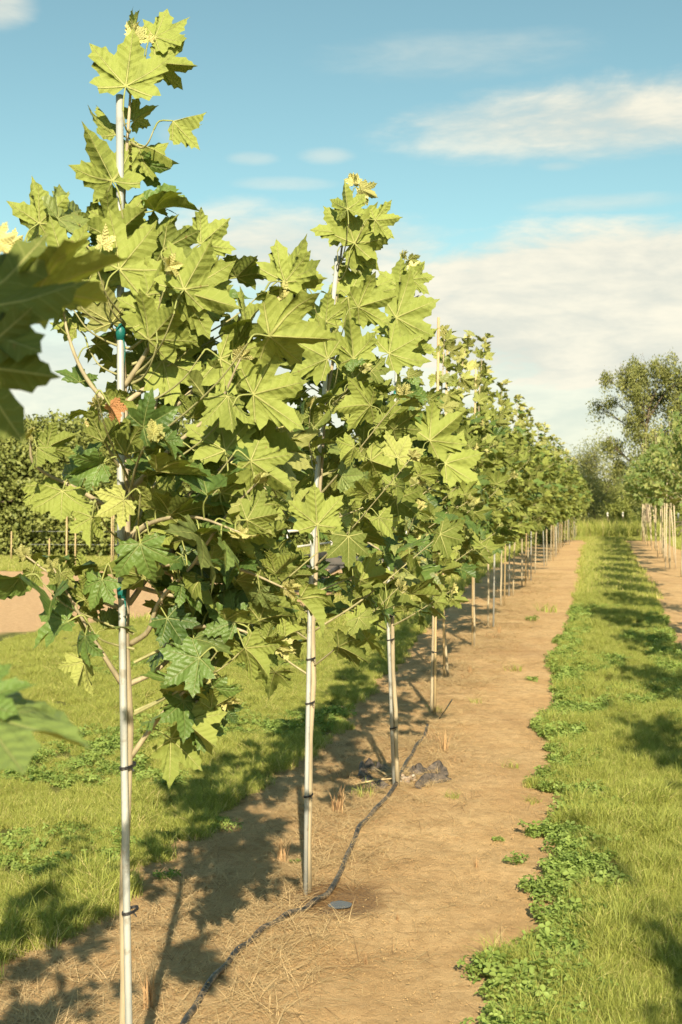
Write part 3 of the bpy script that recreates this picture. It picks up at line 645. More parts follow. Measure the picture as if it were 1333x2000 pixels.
# right row: another kind, broader leaves, copies of three
GR = 'young trees in the right row'
INR = [.0009, .0017, .0025, .0033, .0041, .0049, .0057, .0065, .0073, .0083, .0092, .0100, .0108, .0116, .0124, .0132, .0140, .0148, .0156]
tm2 = []
for q in range(3):
    tm2.append(tree_parts('broadleaf_sapling', (0, 0, 0), 4.0, 1.5, .88, (.05 * (q - 1), .04), nb=32, tpl='D', mleaf=M_LEAF2, leafsize=.135, per=16, lod=1, label='x', group=GR, r0=.02))
GS = 'pale stakes of the right row'
BEH = []
for i, iv in enumerate(INR):
    xr = 1.06 + .0 * i + random.uniform(-.05, .07) + (.05 if i > 9 else 0)
    b = row_base(xr, iv)
    lab = 'broad-leaved sapling standing nearest of those in view in the right row' if i == 9 else f'broad-leaved sapling, {ORD[i]} from the near end of the right row'
    sc = random.uniform(.95, 1.08) * (1.0 if i < 9 else 1.0 + .02 * (i - 9))
    if i < 3: o = tm2[i]; o.location = b; o.scale = (sc * .62, sc * .62, sc * 1.1); o['label'] = lab
    else: wd = .70 if i < 8 else 1.12; o = copy_tree(tm2[i % 3], b, random.uniform(-.6, .6) + (3.1 if i % 2 else 0), (sc * wd, sc * wd, sc * (1.12 if i < 8 else 1)), lab)
    if i < 9: continue
    for k in range(2 if i < 11 else 1):
        p0 = b + np.array([(-.12, .16)[k] + random.uniform(-.05, .05), random.uniform(-.3, .3), -.02])
        if i == 9 and k == 0:
            s1 = make_stake([(0, 0, 0), (.01, 0, 1.2), (0, 0, 2.5)], .015, 'x', M_PALE, trunk_off=(.05, 0, 0), group=GS); s1.location = p0; so = s1
        else: so = copy_tree(s1, p0, random.uniform(0, 6), (1, 1, random.uniform(.85, 1.05)), 'x')
        so.rotation_euler = (random.uniform(-.03, .03), random.uniform(-.12, .05), 0)
        so['label'] = f'pale slanting stake on the {("left", "right")[k]} of the {ORD[i]} sapling of the right row'

for i, yy in enumerate((-1.0,)):
    copy_tree(tm2[i], (1.86, yy, 0), i * 1.3, (.62, .62, 1.15), 'broad-leaved sapling of the right row beside the camera, known by its shadow')
# ------------------------------------------------------------------ scattered ground cover
def scatter(name, pts, scl, rotz, idx, protos, kind='stuff', tilt=.12):
    """every point carries one clump of blades (instanced, too many to count)"""
    pc = bpy.data.collections.new(name + '_kinds')
    for k, me in enumerate(protos):
        o = bpy.data.objects.new(f'{name}_kind_{k:02d}', me); pc.objects.link(o)
    k = len(pts)
    rot = np.stack([rng.normal(0, tilt, k), rng.normal(0, tilt, k), rotz], -1)
    me = bpy.data.meshes.new(name); me.vertices.add(k); me.vertices.foreach_set('co', np.asarray(pts, np.float32).ravel())
    a = me.attributes.new('rot', 'FLOAT_VECTOR', 'POINT'); a.data.foreach_set('vector', rot.astype(np.float32).ravel())
    a = me.attributes.new('scl', 'FLOAT', 'POINT'); a.data.foreach_set('value', np.asarray(scl, np.float32))
    a = me.attributes.new('idx', 'INT', 'POINT'); a.data.foreach_set('value', np.asarray(idx, np.int32))
    o = link(name, me); tag(o, kind=kind)
    g = bpy.data.node_groups.new(name + '_nodes', 'GeometryNodeTree')
    g.interface.new_socket('Geometry', in_out='INPUT', socket_type='NodeSocketGeometry'); g.interface.new_socket('Geometry', in_out='OUTPUT', socket_type='NodeSocketGeometry')
    N = g.nodes; Lk = g.links
    gi = N.new('NodeGroupInput'); go = N.new('NodeGroupOutput'); ip = N.new('GeometryNodeInstanceOnPoints'); ci = N.new('GeometryNodeCollectionInfo')
    ci.inputs['Collection'].default_value = pc; ci.inputs['Separate Children'].default_value = True; ci.inputs['Reset Children'].default_value = True
    def na(nm, t):
        q = N.new('GeometryNodeInputNamedAttribute'); q.data_type = t; q.inputs[0].default_value = nm; return q.outputs[0]
    Lk.new(gi.outputs[0], ip.inputs['Points']); Lk.new(ci.outputs[0], ip.inputs['Instance']); ip.inputs['Pick Instance'].default_value = True
    Lk.new(na('idx', 'INT'), ip.inputs['Instance Index']); Lk.new(na('rot', 'FLOAT_VECTOR'), ip.inputs['Rotation']); Lk.new(na('scl', 'FLOAT'), ip.inputs['Scale'])
    Lk.new(ip.outputs[0], go.inputs[0]); md = o.modifiers.new('scatter', 'NODES'); md.node_group = g
    return o
def blades_mesh(name, count, rad, hmin, hmax, width, m, seg=3, bend=.6, tone=(0, 1), flat=0.):
    V, F, T = [], [], []; c = 0
    for _ in range(count):
        a = random.uniform(0, 6.28); r_ = rad * math.sqrt(random.random()); p = np.array([r_ * math.cos(a), r_ * math.sin(a), -.004])
        h = random.uniform(hmin, hmax); d = random.uniform(0, 6.28); dr = np.array([math.cos(d), math.sin(d), 0]); sd = np.array([-dr[1], dr[0], 0])
        e = random.uniform(0, 6.28); sd = sd * math.cos(e) + dr * math.sin(e) * .6; bn = bend * random.uniform(.2, 1.3); tn = random.uniform(*tone) if random.random() > .1 else 1.6
        for i in range(seg + 1):
            t = i / seg; w_ = width * (1 - t) ** .7 * .5
            q = p + dr * h * bn * t * t + np.array([0, 0, h * t * (1 - .35 * bn * t) * (1 - flat)]) + dr * h * flat * t
            if i < seg: V += [q - sd * w_, q + sd * w_]; T += [tn, tn]
            else: V.append(q); T.append(tn)
        for i in range(seg - 1): F += [(c + 2 * i, c + 2 * i + 1, c + 2 * i + 3), (c + 2 * i, c + 2 * i + 3, c + 2 * i + 2)]
        F.append((c + 2 * seg - 2, c + 2 * seg - 1, c + 2 * seg)); c += 2 * seg + 1
    return mesh(name, V, np.array(F), m, {'tone': T})
def clover_mesh(name, count, rad, m, size=(.010, .02), hmax=.06):
    V, F, T = [], [], []; c = 0
    for _ in range(count):
        a = random.uniform(0, 6.28); r_ = rad * math.sqrt(random.random()); p = np.array([r_ * math.cos(a), r_ * math.sin(a), random.uniform(.012, hmax)])
        tn = random.uniform(0, 1); s_ = random.uniform(*size); nr = unit(rng.normal(0, .45, 3) + [0, 0, 1]); u = unit(np.cross(nr, [1, .2, 0])); v_ = np.cross(nr, u)
        k = random.choice([1, 3, 3]); a0 = random.uniform(0, 6.28)
        for j in range(k):
            aj = a0 + j * 2.09; d = math.cos(aj) * u + math.sin(aj) * v_; e = np.cross(nr, d); cc = p + d * s_ * .9
            base = len(V); V.append(p); V += [p + d * s_ * .7 + e * s_ * .6 + nr * .003, p + d * s_ * 1.5 + e * s_ * .45, p + d * s_ * 1.75 - nr * .002, p + d * s_ * 1.5 - e * s_ * .45, p + d * s_ * .7 - e * s_ * .6 + nr * .003]; T += [tn] * 6
            F += [(base, base + 1, base + 2), (base, base + 2, base + 3), (base, base + 3, base + 4), (base, base + 4, base + 5)]
        b = len(V); g = np.array([p[0] * .8, p[1] * .8, 0]); V += [g - [.0008, 0, 0], g + [.0008, 0, 0], p]; T += [tn] * 3; F.append((b, b + 1, b + 2))
    return mesh(name, V, np.array(F), m, {'tone': T})
def plant_material(name, a, b, dry, rough=.6, trans=.3):
    m, n = mat(name); t = n.attr('tone').outputs['Fac']; oi = n.n.new('ShaderNodeObjectInfo')
    f = n.noise(oi.outputs['Location'], .9, 3, .6)
    c = n.mix(n.m('ADD', n.m('MULTIPLY', t, .6), n.m('MULTIPLY', oi.outputs['Random'], .4), clamp=True), a, b)
    c = n.mix(n.mr(f, .45, .7, 0, .35), c, tuple(q * .8 for q in b)); c = n.mix(n.mr(t, 1.2, 1.5), c, dry)
    p = principled(n, c, rough, Specular_IOR_Level=.3); tr = n.n.new('ShaderNodeBsdfTranslucent'); n.put(tr.inputs[0], n.mix(1., c, (1.2, 1.25, .5), 'MULTIPLY'))
    mx = n.n.new('ShaderNodeMixShader'); mx.inputs[0].default_value = trans; n.l.new(p, mx.inputs[1]); n.l.new(tr.outputs[0], mx.inputs[2]); finish(n, mx.outputs[0]); return m
M_GRASS = plant_material('grass_blades', (.18, .218, .042), (.435, .45, .105), (.58, .50, .21))
M_CLOVER = plant_material('clover_leaves', (.13, .21, .045), (.29, .37, .09), (.3, .3, .1), .55)
M_STRAW = plant_material('dry_straw', (.41, .29, .14), (.58, .43, .23), (.28, .17, .08), .8, .1)
M_DEAD = plant_material('dead_weed', (.30, .18, .09), (.48, .31, .15), (.17, .10, .05), .85, .1)
def points(n_, x0, x1, y0, y1, dens=None):
    """random points weighted so that near ground gets more"""
    x = rng.uniform(x0, x1, n_); y = y0 * (y1 / y0) ** rng.uniform(0, 1, n_); return x, y
def visible(x, y, margin=.12):
    dx = x * CR[0] + y * CR[1]; dy = np.maximum(x * CF[0] + y * CF[1], .1); r_ = dx / dy
    return (np.abs(r_) < 667 / FPX + margin / np.maximum(dy, 1) * 3 + .01) & (dy > 3.0)
def put(x, y): return np.stack([x, y, gz(x, y)], -1)
gr = [blades_mesh(f'grass_clump_{k}', 34, .055, .035, .095, .0048, M_GRASS, 3, .7) for k in range(5)] + [blades_mesh(f'grass_clump_tall_{k}', 30, .05, .06, .15, .006, M_GRASS, 4, .9) for k in range(3)]
fg = [blades_mesh(f'far_grass_{k}', 40, .16, .05, .14, .014, M_GRASS, 2, .7) for k in range(4)]
# near lawn and strip
def sample(n_, xr, yr, powy=1.):
    x = rng.uniform(*xr, n_); u = rng.uniform(0, 1, n_); y = yr[0] * (yr[1] / yr[0]) ** u; return x, y
def keep(x, y, thr=.5):
    m_, f = grassmask(x, y); return (m_ > thr) & (f < .5) & visible(x, y)
x, y = sample(230000, (-7, -1.7), (3.0, 17)); k = keep(x, y); k &= rng.uniform(0, 1, len(x)) < np.clip(y / 9, .3, 1); k &= vnoise(x, y, 7.5, 25) > -.42; xa, ya = x[k], y[k]
x, y = sample(200000, (-.6, 1.7), (3.0, 24)); k = keep(x, y); k &= rng.uniform(0, 1, len(x)) < np.clip(y / 9, .35, 1) * .85; k &= vnoise(x, y, 8., 26) > -.40; xb, yb = x[k], y[k]
na, nb_ = len(xa), len(xb)
sa = rng.uniform(.4, .82, na) * (1 + .35 * vnoise(xa, ya, 1.4, 21)); sb = rng.uniform(.4, .85, nb_) * (1 + .35 * vnoise(xb, yb, 1.8, 22))
sa *= 1 + .4 * vnoise(xa, ya, 6, 23); sb *= 1 + .4 * vnoise(xb, yb, 7, 24); ea = dists(xa, ya)[0]; sa *= np.where(ea < .25, 1.25, 1.)
ia = rng.integers(0, 6, na); ib = rng.integers(0, 8, nb_)
tag(scatter('lawn_grass', put(xa, ya), sa, rng.uniform(0, 6.28, na), ia, gr), 'short green grass between the sapling row and the bare field', 'grass')
tag(scatter('strip_grass', put(xb, yb), sb, rng.uniform(0, 6.28, nb_), ib, gr, tilt=.2), 'shaggy green grass strip between the two rows', 'grass')
x, y = sample(160000, (-40, 16), (14, 75)); k = keep(x, y) & ((y > 16) | (x > 1.9)) & ~((x > -.7) & (x < 1.2) & (y < 22)); x, y = x[k], y[k]
tag(scatter('far_grass', put(x, y), rng.uniform(.7, 1.3, len(x)), rng.uniform(0, 6.28, len(x)), rng.integers(0, 4, len(x)), fg), 'grass of the ground beyond the rows', 'grass')
print('GRASS', na, nb_, len(x))
# clover along the left side of the strip, patches in it and a little in the lawn
cv = [clover_mesh(f'clover_patch_{k}', 60, .07, M_CLOVER, (.006, .011), .05) for k in range(4)] + [clover_mesh(f'clover_big_{k}', 34, .08, M_CLOVER, (.009, .016), .07) for k in range(2)]
x, y = sample(60000, (-.7, 1.2), (3, 20)); a, b, c_, d = dists(x, y)
k = visible(x, y) & (b > -.01 + .09 * np.abs(rng.normal(0, 1, len(x))) * (rng.uniform(0, 1, len(x)) < .6)) & (rng.uniform(0, 1, len(x)) < np.clip(1.1 - b / .26, .0, 1) * .8 + (vnoise(x, y, 1.6, 31) > .4) * .3) & (rng.uniform(0, 1, len(x)) < np.clip(y / 8, .3, 1) * .45)
x2, y2 = sample(30000, (-5, -1.8), (3, 12)); k2 = keep(x2, y2) & (vnoise(x2, y2, 1.2, 33) > .45) & (rng.uniform(0, 1, len(x2)) < .10)
x = np.concatenate([x[k], x2[k2]]); y = np.concatenate([y[k], y2[k2]])
tag(scatter('clover', put(x, y), rng.uniform(.6, 1.15, len(x)), rng.uniform(0, 6.28, len(x)), rng.integers(0, 6, len(x)), cv), 'low round-leaved clover along the edge of the grass strip', 'clover')
# straw and root litter on the bare soil, thick along the tree row
st = [blades_mesh(f'straw_{k}', 9, .10, .05, .16, .0028, M_STRAW, 4, .5, flat=.93) for k in range(4)] + [blades_mesh(f'straw_tuft_{k}', 16, .04, .05, .13, .003, M_STRAW, 4, 1.3, flat=.55) for k in range(3)]
x, y = sample(60000, (-2.4, .1), (3, 30)); m_, f = grassmask(x, y)
wgt = np.clip(np.exp(-((x + 1.45) / .42) ** 2) * (.45 + .55 * (vnoise(x, y, 2.2, 41) > -.1)) + .03 + .14 * (vnoise(x, y, 1.3, 42) > .5), 0, 1)
dry = (((x - WET[0]) / .19) ** 2 + ((y - WET[1]) / .22) ** 2) > rng.uniform(.6, 1.1, len(x)); k = visible(x, y) & (m_ < .3) & dry & (rng.uniform(0, 1, len(x)) < wgt * np.clip(y / 9, .25, 1)); x, y = x[k], y[k]
idx_ = np.where((np.abs(x + 1.45) < .5) & (rng.uniform(0, 1, len(x)) < .34), rng.integers(4, 7, len(x)), rng.integers(0, 4, len(x)))
tag(scatter('straw_litter', put(x, y) + [0, 0, .004], rng.uniform(.6, 1.2, len(x)), rng.uniform(0, 6.28, len(x)), idx_, st, tilt=.05), 'dry straw litter lying on the bare soil', 'straw')
# soil crumbs
def crumbs(name, count, rad, smin, smax):
    t = Tubes()
    for _ in range(count):
        a = random.uniform(0, 6.28); r_ = rad * math.sqrt(random.random()); s_ = random.uniform(smin, smax)
        o = np.array([[1, 0, 0], [-1, 0, 0], [0, 1, 0], [0, -1, 0], [0, 0, .8], [0, 0, -.8]]) * s_ * rng.uniform(.6, 1.2, (6, 1)) + [r_ * math.cos(a), r_ * math.sin(a), s_ * .3]
        t.raw(o, [(0, 2, 4), (2, 1, 4), (1, 3, 4), (3, 0, 4), (2, 0, 5), (1, 2, 5), (3, 1, 5), (0, 3, 5)])
    return t.mesh(name, M_CRUMB)
M_CRUMB = simple('soil_crumbs', (.48, .33, .15), (.34, .215, .095), 60, .95)
cr = [crumbs(f'crumb_{k}', 14, .12, .001, .0042) for k in range(4)]
x, y = sample(50000, (-2.4, .2), (3, 24)); m_, f = grassmask(x, y); dry = (((x - WET[0]) / .2) ** 2 + ((y - WET[1]) / .24) ** 2) > 1; k = visible(x, y) & (m_ < .3) & dry & (rng.uniform(0, 1, len(x)) < .16 * np.clip(y / 7, .3, 1)); x, y = x[k], y[k]
tag(scatter('soil_crumbs', put(x, y), rng.uniform(.5, 1.3, len(x)), rng.uniform(0, 6.28, len(x)), rng.integers(0, 4, len(x)), cr), 'crumbs of dry soil on the path', 'soil')

# ------------------------------------------------------------------ single weeds on the soil
def plant(name, px, py, me_list, sc, label, cat, group=None):
    b = base_at(px, py); o = link(name, me_list, loc=tuple(b)); o.rotation_euler = (0, 0, random.uniform(0, 6)); o.scale = (sc,) * 3
    return tag(o, label, cat, group)
dw = [blades_mesh(f'dead_stalks_{k}', 26, .025, .08, .17, .007, M_DEAD, 4, .35) for k in range(4)] + [blades_mesh(f'dead_low_{k}', 30, .07, .05, .12, .005, M_DEAD, 4, 1.1, flat=.3) for k in range(3)]
for px, py, k, sc, lab in [(552, 1695, 0, .9, 'brown shrivelled weed standing left of the second stake'), (290, 1992, 1, .95, 'cut brown weed stub at the foot of the nearest tree'),
                           (660, 1600, 2, 1.2, 'tall bunch of dead weed left of the black hose, above the wet soil'), (655, 1520, 4, 1.4, 'brown dead weed heap left of the torn weed cloth'),
                           (868, 1470, 3, 1.0, 'upright dead stalks on the path right of the end of the hose'), (893, 1490, 5, .9, 'small dead weed at the right tip of the torn cloth'),
                           (845, 1450, 6, 1.2, 'brown dead tangle above the end of the hose'), (905, 1330, 4, 1.3, 'dead weed right of the leaning trunk'), (918, 1318, 0, .7, 'dark stub right of the fifth tree'),
                           (965, 1250, 5, 1.6, 'dead weed clump right of the sixth tree'), (975, 1240, 1, 1.0, 'upright dead stalks right of the sixth tree'), (1030, 1160, 6, 1.8, 'dead weed near the foot of the ninth tree'),
                           (672, 1880, 5, .55, 'dry bent sprig on the path below the wet patch'), (715, 1885, 2, .3, 'tiny dry sprig right of the bent one'), (930, 1695, 3, .35, 'lone dry twig on the middle of the path'),
                           (777, 1800, 0, .25, 'tiny dark sprig right of the puddle'), (735, 1620, 6, .5, 'low dry tuft right of the hose bend'), (620, 1640, 5, .8, 'dry tuft right of the second stake')]:
    plant('dead_weed', px, py, dw[k], sc, lab, 'dead weed', 'dead weeds on the bare soil')
gw = [clover_mesh(f'weed_leaves_{k}', 40, .06, M_CLOVER, (.007, .014), .04) for k in range(2)] + [blades_mesh(f'weed_blades_{k}', 40, .05, .03, .08, .005, M_GRASS, 3, 1.0) for k in range(2)]
for px, py, k, sc, lab in [(325, 1728, 0, .9, 'small green weed in the shade right of the nearest stake'), (710, 1562, 2, 1.4, 'green tuft below the torn cloth, left of the hose'), (885, 1560, 3, .9, 'flat green tuft on the path right of the torn cloth'),
                           (997, 1500, 2, 1.1, 'green tuft in the middle of the path, level with the hose end'), (1070, 1195, 3, 3.2, 'largest green weed on the far part of the path'), (1040, 1215, 1, 1.6, 'low weed left of the largest far one'),
                           (1003, 1310, 2, 1.8, 'greenish tuft on the path level with the fourth stake'), (1040, 1330, 1, 1.0, 'green weed on the path just short of the clover edge'), (1042, 1565, 3, .9, 'green tuft by the bite in the strip edge'),
                           (973, 1640, 1, .5, 'tiny grey-green weed on the path centre'), (1010, 1690, 0, .9, 'trailing dark weed creeping out from the strip'), (930, 1375, 2, 1.0, 'sparse tuft on the path behind the dead stalks'),
                           (852, 1395, 3, 1.3, 'green weed at the foot of the fourth stake'), (577, 1698, 0, .4, 'little weed left of the second stake foot')]:
    plant('green_weed', px, py, gw[k], sc, lab, 'weed', 'green weeds on the bare soil')

# ------------------------------------------------------------------ drip hose, puddle, weed cloth
M_HOSE, n = mat('black_hose'); v = coord(n); f = n.noise(v, 45, 6, .7); f2 = n.noise(v, 8, 3)
c = n.mix(n.mr(n.m('ADD', f, n.m('MULTIPLY', f2, .5)), .72, .9, 0, .85), (.018, .017, .016), (.24, .17, .10)); finish(n, principled(n, c, .38, bump(n, f, .001)))
hp = [G(350, 2060), G(395, 1975), G(440, 1915), G(478, 1872), G(520, 1838), G(568, 1806), G(615, 1778), G(650, 1745), G(672, 1700), G(690, 1658), G(712, 1618), G(745, 1580), G(775, 1540), G(792, 1500), G(812, 1468), G(830, 1440), G(838, 1410)]
hp = smooth_path(hp, 6); hp[:, 2] = [gz1(p[0], p[1]) + .010 + .006 * math.sin(i * .9) for i, p in enumerate(hp)]; hp[-6:, 2] -= np.linspace(0, .03, 6)
b = hp[0].copy(); t = Tubes(); t.tube(hp - b, .0115, 12)
ho = empty('drip_hose', tuple(b), 'black muddy irrigation hose winding along the soil past the saplings', 'hose')
t.build('hose_pipe', M_HOSE, ho)
lp = smooth_path([G(560, 1808) + [0, 0, .03], G(548, 1790) + [0, 0, .03], G(520, 1772) + [0, 0, .03], G(490, 1768) + [0, 0, .025], G(474, 1768) + [0, 0, .012], G(482, 1778) + [0, 0, .006], G(520, 1790) + [0, 0, .006], G(548, 1795) + [0, 0, .012]], 5) - b
t = Tubes(); t.tube(lp, .0032, 8); t.build('drip_tube', M_HOSE, ho)
for px, py in [(425, 1932), (457, 1893), (500, 1853), (545, 1820), (560, 1812), (690, 1658), (728, 1598), (775, 1538)]:
    q = G(px, py); q[2] = gz1(q[0], q[1]) + .012; o = link('straw_wisp', st[random.randint(0, 3)], loc=tuple(q + [0, 0, .012])); o.scale = (.45,) * 3; o.rotation_euler = (.2, .1, random.uniform(0, 6))
    tag(o, 'wisp of dry roots lying over the black hose', 'straw wisp', 'wisps of dry roots over the hose')
mw, n = mat('puddle_water'); finish(n, principled(n, (.09, .065, .04), .16, bump(n, n.noise(coord(n), 60, 2), .0004, .4), Specular_IOR_Level=.8))
th = np.linspace(0, 2 * math.pi, 41)[:-1]
for nm, (cx, cy_), (a, b_) in (('puddle', G(664, 1771)[:2], (.048, .05)), ('puddle', G(622, 1766)[:2], (.026, .05))):
    rr = 1 + .15 * np.array([vnoise(np.array([math.cos(q) * 2]), np.array([math.sin(q) * 2]), 1.2, 51)[0] for q in th])
    V = np.stack([a * rr * np.cos(th), b_ * rr * np.sin(th), 0 * th], -1); V = np.concatenate([[[0, 0, 0]], V]); zz = gz1(cx, cy_) - .006
    o = link(nm, mesh(nm, V, np.array([(0, 1 + i, 1 + (i + 1) % 40) for i in range(40)]), mw), loc=(cx, cy_, zz)); tag(o, kind='structure')
M_CLOTH = simple('weed_cloth', (.035, .03, .027), (.15, .115, .085), 25, .7, .003)
M_RAG = simple('pale_scraps', (.50, .42, .32), (.30, .20, .13), 30, .8, .003)
def rag(px, py, w_, d_, h_, rot, seed, label, m_, thick=.0015):
    c_ = base_at(px, py); V = []; nu, nv = 22, 10
    for i in range(nu):
        for j in range(nv):
            u, v_ = i / (nu - 1) - .5, j / (nv - 1) - .5
            e = .06 * float(vnoise(np.array([i * .7]), np.array([j * .5]), 1, seed)[0])
            x_, y_ = u * w_ + e * .3, v_ * d_ * (1 - 1.1 * abs(u)) + e
            z_ = h_ * abs(float(vnoise(np.array([u * 5]), np.array([v_ * 2.5]), 1., seed + 1)[0])) ** .8 * (1.2 if v_ > 0 else .5) + .004
            V.append((x_ * math.cos(rot) - y_ * math.sin(rot), x_ * math.sin(rot) + y_ * math.cos(rot), z_))
    F = [(i * nv + j, (i + 1) * nv + j, (i + 1) * nv + j + 1, i * nv + j + 1) for i in range(nu - 1) for j in range(nv - 1)]
    o = link('weed_cloth', mesh('weed_cloth', V, np.array(F), m_), loc=tuple(c_)); md = o.modifiers.new('thick', 'SOLIDIFY'); md.thickness = thick
    return tag(o, label, 'weed cloth', 'torn weed cloth round the third tree')
def ribbon(path, h, seed, label, w_=.035):
    """curled strip of stiff cloth standing on its edge along a path of ground points"""
    b = base_at(*path[0]); pts = smooth_path([base_at(*q) - b for q in path], 8); k = len(pts); V = []
    T = np.gradient(pts, axis=0); T /= np.linalg.norm(T, axis=1)[:, None] + 1e-9; Nn = np.stack([-T[:, 1], T[:, 0], 0 * T[:, 0]], -1)
    for i in range(k):
        e = float(vnoise(np.array([i * .45]), np.array([0.]), 1, seed)[0]); hh = h * (.75 + .5 * e) * min(1, .35 + 3 * min(i, k - 1 - i) / k)
        for (o_, z_) in ((-1.2, -.1), (-.55, .35), (-.12, .85), (.05, 1.), (.25, .9), (.5, .55 + .25 * e)): V.append(pts[i] + Nn[i] * w_ * o_ * (1 + .4 * e) + np.array([0, 0, hh * z_ + .002]))
    F = [(i * 6 + j, (i + 1) * 6 + j, (i + 1) * 6 + j + 1, i * 6 + j + 1) for i in range(k - 1) for j in range(5)]
    o = link('weed_cloth', mesh('weed_cloth', V, np.array(F), M_CLOTH), loc=tuple(b)); md = o.modifiers.new('thick', 'SOLIDIFY'); md.thickness = .002
    return tag(o, label, 'weed cloth', 'torn weed cloth round the third tree')
ribbon([(797, 1503), (811, 1517), (831, 1511), (858, 1507), (872, 1520)], .055, 61, 'wavy black cloth flap right of the third tree, the farther of the two there')
ribbon([(811, 1547), (831, 1532), (854, 1528), (870, 1522)], .045, 62, 'black cloth flap right of the third tree, the nearer of the two there')
ribbon([(705, 1528), (713, 1508), (735, 1513), (754, 1505)], .07, 63, 'torn black cloth flap left of the third tree, standing round a dark hollow')
ribbon([(709, 1528), (730, 1540), (757, 1547)], .05, 66, 'brownish-black cloth flap lying low in front of the hollow left of the third tree')
rag(790, 1530, .14, .12, .02, .5, 68, 'pale ragged scraps on the soil between the two torn cloths', M_RAG)
for px, py, a, L_ in [(745, 1525, 2.4, .2), (752, 1535, 1.2, .16), (735, 1540, .2, .22)]:
    c_ = base_at(px, py); t = Tubes(); d = np.array([math.cos(a), math.sin(a), .15]); t.tube([-d * L_ / 2 + [0, 0, .03], [0, 0, .035], d * L_ / 2 + [0, 0, .03]], [.006, .005, .003], 7)
    o = t.build('stick', M_BAMBOO, None, tuple(c_)); tag(o, 'broken pale stick lying on the torn black cloth', 'stick', 'broken sticks at the third tree')
c_ = base_at(858, 1408); t = Tubes(); t.tube([[0, 0, 0], [.05, -.02, .07], [.10, -.02, .15]], [.009, .011, .012], 5, flat=.3)
tag(t.build('plant_tag', simple('grey_strap', (.12, .13, .10), (.07, .08, .06), 30), None, tuple(c_)), 'grey-green strap sticking out of the soil at the fourth stake', 'strap')

# ------------------------------------------------------------------ far trees and bushes
def leaf_cloud(centres, radii, n_, size, squash=1.):
    """many small leaf faces in and near the surface of overlapping lumps"""
    C_ = np.array(centres); Rr = np.array(radii); w_ = Rr ** 2; w_ = w_ / w_.sum(); k = rng.choice(len(C_), n_, p=w_)
    d = rng.normal(0, 1, (n_, 3)); d /= np.linalg.norm(d, axis=1)[:, None]; r_ = Rr[k] * (1 - np.abs(rng.normal(0, .22, n_))) * rng.uniform(.8, 1.12, n_)
    return C_[k] + d * r_[:, None] * [1, 1, squash], d
def faces_at(pos, dirs, size, aspect=.6, hang=0.):
    k = len(pos); T = rng.normal(0, 1, (k, 3)) + np.array([0, 0, -hang]); T /= np.linalg.norm(T, axis=1)[:, None]
    N = dirs + rng.normal(0, .7, (k, 3)) + [0, 0, .4]; N -= T * (N * T).sum(1)[:, None]; N /= np.linalg.norm(N, axis=1)[:, None]; B = np.cross(T, N); s_ = size * rng.uniform(.6, 1.3, k)[:, None]
    V = np.stack([pos - T * s_ * .5, pos + B * s_ * aspect * .5 - N * s_ * .08, pos + T * s_ * .5, pos - B * s_ * aspect * .5 - N * s_ * .08], 1).reshape(-1, 3)
    F = np.arange(k * 4).reshape(k, 4); tone = np.repeat(rng.uniform(0, 1, k), 4); return V, F, tone
def far_material(name, a, b, trans=.2):
    m, n = mat(name); t = n.attr('tone').outputs['Fac']; oi = n.n.new('ShaderNodeObjectInfo'); f = n.noise(coord(n), .9, 3)
    c = n.mix(n.m('ADD', n.m('MULTIPLY', t, .6), n.m('MULTIPLY', n.mr(f, .4, .6), .4)), a, b)
    c = n.mix(n.m('MULTIPLY', oi.outputs['Random'], .25), c, (.10, .12, .02))
    p = principled(n, c, .6); tr = n.n.new('ShaderNodeBsdfTranslucent'); n.put(tr.inputs[0], c); mx = n.n.new('ShaderNodeMixShader'); mx.inputs[0].default_value = trans
    n.l.new(p, mx.inputs[1]); n.l.new(tr.outputs[0], mx.inputs[2]); finish(n, mx.outputs[0]); return m
M_FAR = far_material('hedgerow_leaves', (.12, .15, .028), (.30, .32, .08))
M_FAR2 = far_material('pale_willow_leaves', (.18, .20, .06), (.36, .36, .12), .3)
M_WILLOW = far_material('drooping_tree_leaves', (.15, .175, .04), (.36, .36, .11), .35)
M_FAR3 = far_material('dark_bush_leaves', (.04, .065, .016), (.12, .16, .04))
M_FAR4 = far_material('yellow_bush_leaves', (.20, .24, .045), (.34, .36, .085), .3)
def skeleton(rt, h, spread, depth=3, r0=.12, lean=0.):
    """recursive limbs; returns tips"""
    t = Tubes(); tips = []
    def go(p, d, L_, r_, k):
        q = p + d * L_ * .5 + rng.normal(0, .05 * L_, 3); e = p + d * L_ + rng.normal(0, .07 * L_, 3)
        t.tube(smooth_path([p, q, e], 3), [r_, r_ * .65], 6, cap=False); tips.append((e, k, L_))
        if k == 0: return
        tips.append((q, k, L_))
        for _ in range(random.choice([2, 3, 3])):
            nd = unit(d * .9 + rng.normal(0, spread, 3) + [0, 0, .18]); go(e, nd, L_ * random.uniform(.6, .85), r_ * .6, k - 1)
        if k > 1: go(q, unit(d * .4 + rng.normal(0, spread * 1.2, 3)), L_ * .6, r_ * .45, k - 2)
    go(np.array([0, 0, -.1]), unit([lean, 0, 1]), h * .30, r0, depth); return t, tips
